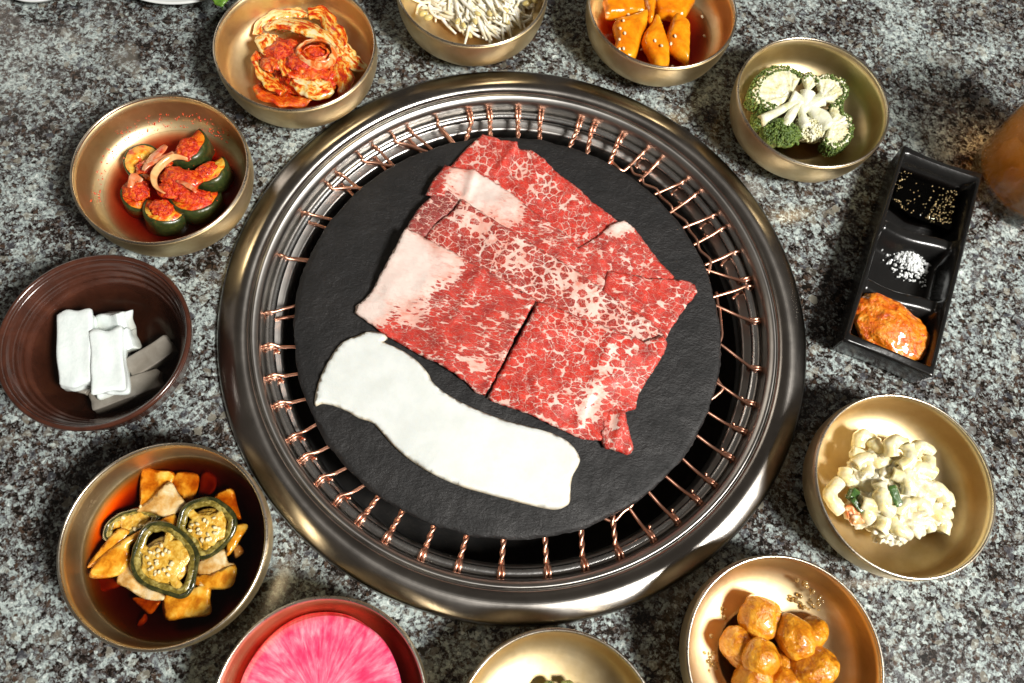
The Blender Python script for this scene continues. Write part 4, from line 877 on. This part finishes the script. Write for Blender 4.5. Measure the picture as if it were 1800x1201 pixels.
def jal(outline, core, z, label, seed, nseed, tz=(0, 0)):
    O = [P(*ZD(q), z) for q in outline]; c = sum(O, Vector()) / len(O); rn = random.Random(seed)
    O = [Vector((p.x, p.y, z + (p.x - c.x) * tz[0] + (p.y - c.y) * tz[1])) for p in O]
    c.z = z; t = thing('chilli_ring', c, label, 'chilli ring', 'pickled green chilli rings')
    obj('skin', tube(O, .0013, 12, 6, closed=True, flat=.999, ruffle=.0005, seed=seed), M_JAL, t)
    I = [p.lerp(c, .13) - Vector((0, 0, .0004)) for p in O]
    obj('inner_wall', tube(I, .0020, 12, 6, closed=True, flat=.7, ruffle=.0009, seed=seed + 1), M_JALF, t)
    cz = [P(*ZD(q), z) for q in core]; cc0 = sum(cz, Vector()) / len(cz)
    mr = sum((q - c).length for q in O) / len(O)
    parts = [blob(cc0 - Vector((0, 0, .0004)), (mr * .66, mr * .58, .0018), (0, 0, rn.random() * 3), .35, 1.5, 4, seed=seed, amp2=.10, sc2=5)]
    for i in range(3):
        q = I[(int(rn.random() * 2) + i * len(I) // 3) % len(I)] - Vector((0, 0, .0006))
        parts.append(tube([cc0 - Vector((0, 0, .0004)), cc0.lerp(q, .6), q], [.0040, .0022, .0028], 10, 5, flat=.5, ruffle=.0008, seed=i))
    parts.append(lathe([(.0002, -.0020), (mr * .4, -.0022), (mr * .74, -.0024), (mr * .74, -.0030), (.0002, -.0030)], cc0, 24))
    obj('core', join(parts), M_CORE, t)
    sm = None
    for k in range(nseed):
        a = rn.uniform(0, 6.28); rr = rn.uniform(.003, .0088)
        p = cc0 + Vector((rr * math.cos(a), rr * math.sin(a) * .95, .0020 + rn.uniform(0, .0008) - (rr > .0065) * .0008))
        if sm is None:
            o = obj('seed', blob(t.location, (.00125, .0009, .0005), (0, 0, 0), .0, 1, 2), M_SEED, t); sm = o.data
        else:
            o = bpy.data.objects.new('seed', sm); C.objects.link(o); o.parent = t
        o.location = p - t.location; o.rotation_euler = (rn.uniform(-.5, .5), rn.uniform(-.5, .5), a + rn.uniform(-.4, .4))
jal([(320, 560), (330, 490), (390, 440), (470, 415), (560, 415), (595, 445), (560, 490), (480, 520), (400, 560)], [(380, 500), (470, 450), (560, 450)], 0.0177, 'flat lying chilli ring half sunk at the left of the pickle', 1, 4)
jal([(710, 470), (740, 400), (810, 362), (890, 355), (960, 400), (1000, 460), (985, 530), (930, 600), (850, 655), (800, 650), (760, 570), (705, 520)], [(740, 520), (880, 440), (940, 420), (850, 610), (780, 560), (900, 480)], 0.0222, 'chilli ring full of cream seeds at the right of the pickle', 2, 22, (-.05, .1))
jal([(460, 700), (480, 600), (530, 500), (590, 480), (660, 495), (740, 550), (795, 630), (795, 720), (770, 820), (720, 865), (640, 845), (560, 820), (490, 770)], [(500, 640), (650, 580), (720, 600), (560, 700), (650, 790), (760, 700), (530, 740)], 0.0257, 'frontmost and largest chilli ring with seeds, on top of the onion', 3, 26)

# --- macaroni salad (F)
M_MAC = organic('dressed_macaroni', [(.3, (.84, .64, .24)), (.42, (.84, .73, .40)), (.56, (.84, .78, .56))], 130, .25, coat=.5, sss=.25, sssr=(.004, .003, .0015), bump=.0005, bsc=300)
M_MAYO = organic('salad_dressing', [(.3, (.80, .70, .42)), (.6, (.82, .77, .61))], 130, .25, coat=.4, sss=.25, sssr=(.004, .003, .002), bump=.0007, bsc=350)
ZF = lambda q: (1400 + (560 + (q[0] - 560) * .95) / 3.335, 680 + (610 + (q[1] - 610) * .95) / 3.335)
def mac(a, b, bend, z, seed, r=.0042, dz=0.0):
    A, B = P(*ZF(a), z), P(*ZF(b), z + dz); d = B - A; n = Vector((-d.y, d.x, 0)).normalized(); m_ = (A + B) / 2 - Vector((0, 0, 0)) + n * bend * d.length + Vector((0, 0, .0015))
    pts = [A, A.lerp(m_, .5) + n * bend * d.length * .22, m_, m_.lerp(B, .5) + n * bend * d.length * .22, B]
    ou = tube(pts, r, 14, 4, ruffle=.0006, seed=seed); ouV, ouF = ou; ouF = ouF[:-2]
    inn = tube(pts, r * .55, 14, 4); inV, inF = inn; inF = inF[:-2]; k = len(ouV); V = ouV + inV; F = ouF + [tuple(i + k for i in f[::-1]) for f in inF]
    for base in (0, k - 14):
        for i in range(14): j = (i + 1) % 14; F.append((base + i, base + j, base + j + k, base + i + k))
    return V, F
macs = [((350, 345), (440, 300), .5, .022, 'ridged yellow macaroni piece at the upper left of the salad'), ((440, 300), (540, 340), -.4, .024, 'yellow macaroni piece at the top of the salad'), ((310, 370), (400, 540), .35, .024, 'macaroni curl along the upper left side'),
        ((560, 400), (640, 320), .5, .031, 'upright macaroni tube on top of the salad'), ((600, 470), (650, 330), -.25, .033, 'bright macaroni arch at the crest of the salad'), ((690, 400), (800, 380), .45, .029, 'macaroni piece pointing right at the top'),
        ((700, 470), (790, 410), -.3, .030, 'macaroni elbow at the upper right'), ((660, 560), (820, 500), .3, .031, 'macaroni tube with an open end at the right'), ((270, 480), (330, 540), -.5, .021, 'macaroni elbow at the left shoulder of the salad'),
        ((330, 450), (480, 470), .3, .026, 'macaroni piece lying across the upper left'), ((240, 560), (250, 730), -.45, .022, 'macaroni crescent at the far left'), ((480, 560), (370, 680), .55, .030, 'bold macaroni curl left of the cucumber slice'),
        ((500, 610), (560, 740), -.35, .032, 'macaroni arch in the middle left'), ((560, 500), (660, 640), .25, .033, 'macaroni tube above the cucumber slice'), ((700, 600), (640, 480), .3, .033, 'macaroni bend in the middle of the salad'),
        ((760, 600), (880, 680), .35, .028, 'macaroni bend at the right side'), ((800, 700), (900, 740), -.4, .025, 'macaroni end at the far right'), ((810, 790), (870, 870), .5, .021, 'macaroni piece at the lower right tip'),
        ((650, 700), (780, 760), .3, .031, 'smooth macaroni back at the lower middle of the salad'), ((560, 780), (660, 870), -.3, .027, 'macaroni piece near the front of the salad'), ((450, 720), (480, 860), .3, .026, 'macaroni piece at the lower left'),
        ((400, 690), (430, 790), -.3, .025, 'macaroni piece above the crab stick shreds'), ((690, 830), (800, 850), .35, .022, 'frontmost macaroni piece near the bowl floor'), ((500, 880), (600, 900), .3, .021, 'macaroni piece touching the bowl at the front'),
        ((420, 400), (520, 420), -.3, .027, 'macaroni piece behind the crest'), ((850, 640), (900, 700), .3, .026, 'knobbly macaroni end at the right edge'), ((600, 760), (700, 700), .3, .030, 'macaroni piece below the cucumber slice')]
for k, (a, b, bd, z, lb) in enumerate(macs):
    tag(obj('macaroni', mac(a, b, bd, z, k), M_MAC), lb, 'macaroni', 'macaroni pieces in white dressing')
tag(obj('salad_dressing', join([blob(P(*ZF(q), z + .0045), r, (0, 0, .3 * i), .45, 2.4, 5, seed=i, amp2=.22, sc2=6) for i, (q, z, r) in enumerate([((560, 640), .0150, (.022, .020, .011)), ((520, 500), .017, (.016, .013, .0095)), ((680, 580), .0200, (.014, .014, .010)), ((640, 740), .0195, (.018, .013, .0095)), ((540, 810), .016, (.013, .010, .008)), ((800, 720), .016, (.011, .011, .008)), ((420, 480), .0155, (.013, .013, .0085)), ((380, 720), .0150, (.011, .010, .007))])]), M_MAYO), 'creamy white dressing binding the macaroni salad', 'dressing')
M_CUC = organic('green_cucumber', [(.3, (.02, .06, .015)), (.6, (.07, .14, .03)), (.8, (.28, .36, .12))], 300, .2, coat=.5, bump=.0003)
M_CRAB = organic('crab_shreds', [(.3, (.80, .14, .03)), (.5, (.82, .36, .12)), (.7, (.84, .70, .55))], 220, .3, coat=.3, bump=.0008)
tag(obj('cucumber_bit', boxy(P(*ZF((580, 645)), .0335), (.0125, .0048, .003), (.2, .1, R(-62)), .3, .15, 1, 6), M_CUC), 'long dark green cucumber slice in the middle of the salad', 'cucumber bit')
tag(obj('cucumber_bit', boxy(P(*ZF((345, 700)), .0290), (.0095, .0034, .003), (.2, .1, R(-40)), .25, .1, 2, 6), M_CUC), 'dark cucumber strip by the orange shreds', 'cucumber bit')
tag(obj('cucumber_bit', boxy(P(*ZF((318, 635)), .0270), (.0075, .0050, .005), (.2, .1, R(70)), .25, .1, 3, 6), M_CUC), 'square cucumber bit tucked in the left curl', 'cucumber bit')
tag(obj('cucumber_bit', boxy(P(*ZF((725, 640)), .0310), (.0070, .0045, .003), (.2, .1, R(-35)), .25, .1, 4, 6), organic('pale_cucumber', [(.3, (.5, .62, .5)), (.7, (.7, .76, .66))], 200, .3)), 'pale translucent cucumber bit right of the centre', 'cucumber bit')
for q, l, a, lb in [((335, 760), .010, -40, 'orange crab stick shred at the lower left of the salad'), ((360, 780), .012, 20, 'white edged crab stick shred nearest the front'), ((300, 735), .008, -60, 'small crab stick shred at the far left')]:
    tag(obj('crab_stick', boxy(P(*ZF(q), .0245), (l, .0055, .005), (.3, .2, R(a)), .3, .3, q[0], 7), M_CRAB), lb, 'crab stick')

# --- brown balls (G)
M_BALL = organic('glazed_ball', [(.28, (.22, .045, .002)), (.42, (.52, .16, .005)), (.54, (.70, .28, .012)), (.70, (.82, .44, .06))], 120, .25, coat=.5, coatr=.08, sss=.12, sssr=(.004, .0015, .0006), bump=.0013, bsc=330)
ZG = lambda q: (1180 + q[0] / 4.286, 940 + q[1] / 4.286)
M_GLZ = liquid('thin_glaze', (.85, .55, .15), 60, rough=.08)
pool('glaze', bG, .0070, M_GLZ, 'thin brown glaze under the balls', 'liquid')
for k, (q, r, z, sq, lb) in enumerate([((668, 625), (.0118, .0125, .0095), .0185, .75, 'squarish glazed ball standing at the back'), ((500, 845), (.0092, .0118, .0090), .0170, .9, 'glazed ball at the left with a shaded side'), ((675, 925), (.0102, .0112, .0095), .0255, .95, 'small glazed ball on top in the middle'),
                                       ((930, 770), (.0128, .0112, .0100), .0225, .9, 'wrinkled glazed ball right of the middle'), ((1070, 735), (.0085, .0118, .0085), .0170, .95, 'glazed ball half hidden at the right back'), ((1050, 1000), (.0155, .0120, .0105), .0215, .9, 'largest pale glazed ball at the front right'),
                                       ((610, 1090), (.0120, .0095, .0095), .0200, .9, 'glazed ball cut by the bottom edge at the left'), ((840, 1120), (.0110, .0100, .0090), .0170, .95, 'dark glazed ball cut by the bottom edge in the middle'), ((830, 960), (.0080, .0090, .0080), .0145, 1.0, 'dark ball sunk between the others'), ((750, 1250), (.011, .011, .009), .0160, 1.0, 'glazed ball below the picture edge')]):
    if k == 9: continue
    tag(obj('glazed_ball', blob(P(*ZG(q), z), r, (.2 * k, .1 * k, .7 * k), .15, 1.4, 5, sq, seed=k + 3, amp2=.03, sc2=5), M_BALL), lb, 'glazed ball', 'glazed brown balls piled in the lower right bowl')
drops = [P(*ZG(q), .0) for q in [(380, 570), (250, 730), (270, 900), (300, 940), (1000, 390), (1050, 430), (1110, 500), (960, 520), (1130, 460), (240, 1010), (930, 480), (1060, 560), (320, 990)]]
pos = []; rn = random.Random(4)
for d in drops:
    for _ in range(9):
        x, y = d.x + rn.gauss(0, .0022), d.y + rn.gauss(0, .0022); r = math.hypot(x - bG.x, y - bG.y); z = .0058
        for (r0, z0), (r1, z1) in zip(BI[::-1], BI[::-1][1:]):
            if r0 * RB <= r <= r1 * RB: z = z0 + (z1 - z0) * (r - r0 * RB) / ((r1 - r0) * RB)
        # follow the view ray down to the wall so the drop rests on the metal
        pos.append(Vector((x * (1 - z / CAM_H), y * (1 - z / CAM_H), z + .0002)))
m = NT('sauce_drop').p(col=(.80, .58, .26), rough=.05, coat=1.0, trans=.75, ior=1.35)
tag(obj('sauce_drops', grains(pos[::2], .00125, 2, .6, seed=6), m.m), 'clear brown sauce drops stuck to the wall above the balls', 'sauce drops', kind='stuff')

# --- pink radish (H)
def pinkradish():
    m = NT('pink_radish'); sx = m.n.new('ShaderNodeSeparateXYZ'); m.l.new(m.co, sx.inputs[0])
    an = m.math('ARCTAN2', sx.outputs[1], sx.outputs[0]); rr = m.math('SQRT', m.math('ADD', m.math('MULTIPLY', sx.outputs[0], sx.outputs[0]), m.math('MULTIPLY', sx.outputs[1], sx.outputs[1])))
    cb_ = m.n.new('ShaderNodeCombineXYZ'); m.l.new(m.math('MULTIPLY', an, 9.0), cb_.inputs[0]); m.l.new(m.math('MULTIPLY', rr, 60), cb_.inputs[1])
    st = m.noise(1.6, 5, .65, co=cb_.outputs[0], dist=.4); pt = m.noise(70, 4, .6)
    f = m.math('ADD', m.math('MULTIPLY', st, .65), m.math('MULTIPLY', pt, .4))
    col = m.ramp(f, [(.36, (.66, .015, .09)), (.47, (.84, .06, .16)), (.56, (.90, .15, .25)), (.70, (.92, .36, .44))])
    m.p(col=col, rough=.3, coat=.3, sss=.2, sssr=(.003, .001, .001), normal=m.bump(st, .0002)); m.b.inputs['Subsurface Scale'].default_value = 1.0
    return m.m
M_PINK = pinkradish()
pc = P(563, 1237, .024)
rr0 = 146 * PX(563, 1200, .024)
def disc(c, r, th, seed):
    pr = [(.0003, th), (r * .3, th), (r * .6, th), (r * .88, th), (r - .0005, th * .95), (r, th * .6), (r - .0003, th * .1), (r * .9, 0), (.0003, 0)]
    return lathe(pr, c, 96, wob=lambda a, j: (.022 * mnoise.noise(Vector((math.cos(a) * 1.6, math.sin(a) * 1.6, seed))) if j > 2 and j < 8 else 0))
for k in range(3):
    o = obj('radish_slice', disc(pc - Vector((0.001 * k, -.0012 * k, .0032 * k + .0025)), rr0 * (1 - .012 * k), .0025, k), M_PINK)
    tag(o, ['top pink radish round with darker rays, cut by the lower picture edge', 'pink radish round directly beneath the top one', 'lowest pink radish round in its stack'][k], 'radish slice', 'stacked pink radish rounds')
pool('pink_brine', bH, .0245 - .0035, liquid('pink_brine', (.94, .30, .20), 110), 'red pickling brine round the pink radish', 'liquid')
# --- bottom bowl (I)
M_GREEN = organic('greens', [(.3, (.05, .07, .015)), (.6, (.20, .22, .06)), (.8, (.55, .50, .22))], 260, .25, coat=.5, bump=.0008)
tag(obj('seasoned_greens', join([tube([P(985 + 60 * math.cos(k * 2.4) * (k % 5) / 4 + 16 * math.cos(a + k), 1246 + 40 * math.sin(k * 2.4) * (k % 5) / 4 + 14 * math.sin(a * 1.3 + k), .011 + .0026 * (4 - k % 5)) for a in (0, .8, 1.6, 2.4)], .0024, 8, 5, flat=.5, ruffle=.001, seed=k) for k in range(34)]), M_GREEN), 'edge of green seasoned vegetables showing at the bottom of the picture', 'vegetable', kind='stuff')

# ------------------------------------------------------------------ sauce tray
M_BLK = organic('black_glaze', [(.3, (.006, .006, .006)), (.7, (.011, .0105, .010))], 40, .24, bump=.00012, bsc=260, coat=.3, coatr=.15)
TZ = .026
TL, TR, BR, BL = P(1589, 256, TZ), P(1728, 306, TZ), P(1641, 662, TZ), P(1484, 597, TZ)
def tray():
    c = (TL + TR + BR + BL) / 4; c.z = 0
    t = thing('sauce_tray', c, 'long glossy black tray with three wells for oil, salt and paste', 'sauce tray')
    nx, ny = 44, 120; V, F = [], []
    def prof(d, wdt): x = max(0, min(1, d / wdt)); return x * x * (3 - 2 * x)
    wells = [(.035, .36), (.39, .665), (.70, .965)]
    def hz(s, q):                                  # s across 0..1, q along 0..1
        z0 = .0045; zr = TZ
        bow = .0020 * (math.cos((s - .5) * math.pi) - .2)
        ex = min(s, 1 - s)
        side = prof(ex - .035, .075)
        z = zr - (zr - z0) * side
        wv = .012 * math.sin((s - .1) * 6.0)
        k = 0
        for w0, w1 in wells:
            a, b = w0 + wv * (w0 > .1), w1 + wv * (w1 < .9)
            if a < q < b: k = prof(min((q - a) * 1.0, (b - q) * 1.6), .075 if w0 > .1 else .06)
        top = zr if (q < .035 or q > .965) else (zr - .0085 * prof(ex - .03, .08))
        lvl = top - (top - z0) * k
        z = max(lvl, z)
        if min(q, 1 - q) < .03: z -= bow * (1 - min(q, 1 - q) / .03)
        if ex < .03: z -= .0009 * (1 - ex / .03) ** 2
        return z
    for j in range(ny + 1):
        for i in range(nx + 1):
            s, q = i / nx, j / ny
            p = (TL.lerp(TR, s)).lerp(BL.lerp(BR, s), q)
            e = .0022 * math.sin(s * math.pi); dirn = (BL - TL).normalized()
            if q < .04: p = p + dirn * e * (1 - q / .04) * .6
            if q > .96: p = p - dirn * e * (1 - (1 - q) / .04) * .5
            p.z = hz(s, q); V.append(p)
    W = nx + 1
    for j in range(ny):
        for i in range(nx): F.append((j * W + i, j * W + i + 1, (j + 1) * W + i + 1, (j + 1) * W + i))
    bd = [i for i in range(W)] + [j * W + nx for j in range(1, ny + 1)] + [ny * W + i for i in range(nx - 1, -1, -1)] + [j * W for j in range(ny - 1, 0, -1)]
    prev = bd
    for f, z in ((1.006, .95), (1.008, .85), (.985, .45), (.95, .12), (.93, .0)):
        cur = []
        for b in bd:
            v = V[b]; cur.append(len(V)); V.append(Vector((c.x + (v.x - c.x) * f, c.y + (v.y - c.y) * (1 - (1 - f) * .5), .0006 + (v.z - .0006) * z)))
        for k in range(len(bd)): k2 = (k + 1) % len(bd); F.append((prev[k], prev[k2], cur[k2], cur[k]))
        prev = cur
    F.append(tuple(prev))
    obj('tray_body', (V, F), M_BLK, t)
    return t
tray()
Z7 = lambda q: (1440 + q[0] / 2.3083, 180 + q[1] / 2.3096)
M_DARK = liquid('dark_sesame_oil', (.25, .10, .02), 420, rough=.02)
q0 = [(333, 245), (400, 262), (480, 285), (575, 322), (590, 345), (570, 430), (555, 530), (500, 500), (430, 480), (380, 460), (310, 405), (288, 400), (305, 330)]
zl = .0150
g = slab(px_poly([Z7(q) for q in q0], zl), .018, lambda x, y: zl - .009, .003, .0016, 0, 50, 1, per=3)
tag(obj('dipping_oil', g, M_DARK), 'dark sesame oil with pepper in the far well of the black tray', 'dipping oil')
rn = random.Random(9)
pep = scatter_px(30, [Z7(q) for q in [(300, 300), (340, 280), (380, 290), (340, 350), (310, 370)]], .0155, rn) + scatter_px(110, [Z7(q) for q in [(470, 400), (520, 350), (560, 360), (555, 400), (535, 490), (460, 490), (430, 470)]], .0155, rn) + scatter_px(18, [Z7(q) for q in [(300, 390), (330, 400), (380, 450), (430, 480), (340, 440)]], .0155, rn) + scatter_px(14, [Z7(q) for q in [(320, 290), (540, 350), (500, 470), (400, 450)]], .0155, rn)
tag(obj('ground_pepper', grains(pep + scatter_px(40, [Z7(q) for q in [(300, 290), (560, 350), (550, 500), (440, 490), (300, 400)]], .0155, rn), .00042, 1, .6, seed=2), organic('pepper_grain', [(.3, (.30, .20, .08)), (.5, (.55, .40, .18)), (.8, (.74, .62, .40))], 900, .5, bump=0)), 'ground pepper floating on the dark oil', 'pepper', kind='stuff')
salt = []
sc_ = P(*Z7((365, 645)), .006)
for _ in range(800):
    a = rn.uniform(0, 6.283); r = abs(rn.gauss(0, .46)); r = min(r, 1.25)
    x, y = r * math.cos(a) * .0165, r * math.sin(a) * .0140; ang = R(-38)
    salt.append(Vector((sc_.x + x * math.cos(ang) - y * math.sin(ang), sc_.y + x * math.sin(ang) + y * math.cos(ang), .0055 + max(0, .0070 * (1 - r ** 1.2)) * rn.uniform(.3, 1))))
m = NT('salt').p(col=(.82, .84, .84), rough=.3, sss=.3, sssr=(.001, .001, .001))
o = obj('coarse_salt', grains(salt, .00098, 1, .5, seed=3), m.m, smooth=False); tag(o, 'heap of coarse white salt in the middle well of the black tray', 'salt', kind='stuff')
M_SSAM = organic('bean_paste', [(.28, (.40, .03, .002)), (.42, (.66, .12, .004)), (.55, (.80, .22, .010)), (.7, (.84, .38, .05))], 190, .2, coat=.6, coatr=.06, bump=.0022, bsc=260, spots=[((.50, .03, .01), 260, .62, .68)])
o = obj('bean_paste', blob(P(*Z7((285, 920)), .0130), (.0290, .0200, .0105), (0, 0, R(-34)), .18, 1.6, 5, seed=5, amp2=.07, sc2=6), M_SSAM); tag(o, 'oval dollop of orange bean paste in the near well of the black tray', 'bean paste')

# ------------------------------------------------------------------ glass with amber drink
gc = P(1800, 322, 0); gr0 = 93 * PX(1800, 330, 0)
t = thing('drinking_glass', gc, 'clear glass tumbler of amber drink at the right edge', 'glass')
H = .105; fl = 1.13
mg = liquid('clear_glass', (1, 1, 1), 0, (.97, .98, .97), rough=.01, bend=.35)
po = [(.0003, 0), (gr0 - .002, 0), (gr0 - .0005, .0008), (gr0, .003), (gr0 * (1 + (fl - 1) * .5), H * .5), (gr0 * fl, H), (gr0 * fl - .0006, H + .0006), (gr0 * fl - .0014, H), (gr0 * (1 + (fl - 1) * .5) - .0016, H * .5), (gr0 - .0026, .014), (gr0 - .006, .0105), (.0003, .010)]
obj('glass_wall', lathe(po, gc, 96), mg, t)
def dr(z): return gr0 * (1 + (fl - 1) * z / H) - .0014
m_am = liquid('amber_drink', (1.0, .62, .02), 34, cloud=8, cloudc=(1.0, .66, .12), bend=.7)
dl = .070
tag(obj('amber_drink', lathe([(.0003, .0099), (dr(.014) - .0045, .0103), (dr(.014) - .0011, .0138), (dr(.04), .04), (dr(dl), dl), (dr(dl) - .002, dl - .0004), (.0003, dl - .0004)], gc, 96), m_am), 'amber drink filling the glass at the right edge', 'drink')

# ------------------------------------------------------------------ things at the top edge
def plate(u, v, rpx, label):
    c = P(u, v, .012); c.z = 0; r = rpx * PX(u, v, .012)
    t = thing('white_plate', c, label, 'plate')
    obj('plate_body', lathe([(.0003, .004), (r * .6, .004), (r * .8, .007), (r * .97, .0125), (r, .0125), (r * .985, .0105), (r * .8, .004), (r * .6, .0005), (.0003, .0005)], c, 96), M_CHINA, t)
plate(316, -119, 164, 'white plate showing only a sliver of rim left of the kimchi bowl')
plate(66, -58, 80, 'small white dish showing a sliver of rim at the top left corner')
M_LEAF = organic('lettuce', [(.3, (.05, .14, .01)), (.7, (.16, .30, .03))], 120, .35, coat=.2, bump=.0006)
o = obj('lettuce_leaf', slab(px_poly([(372, 0), (378, 8), (388, 12), (391, 17), (394, 8), (402, 0), (430, -40), (400, -90), (350, -80), (345, -30)], .030), .0012, lambda x, y: .030, .002, .0008, .002, 60, 4, per=3), M_LEAF)
tag(o, 'bright green lettuce tip poking in at the top beside the kimchi bowl', 'lettuce')
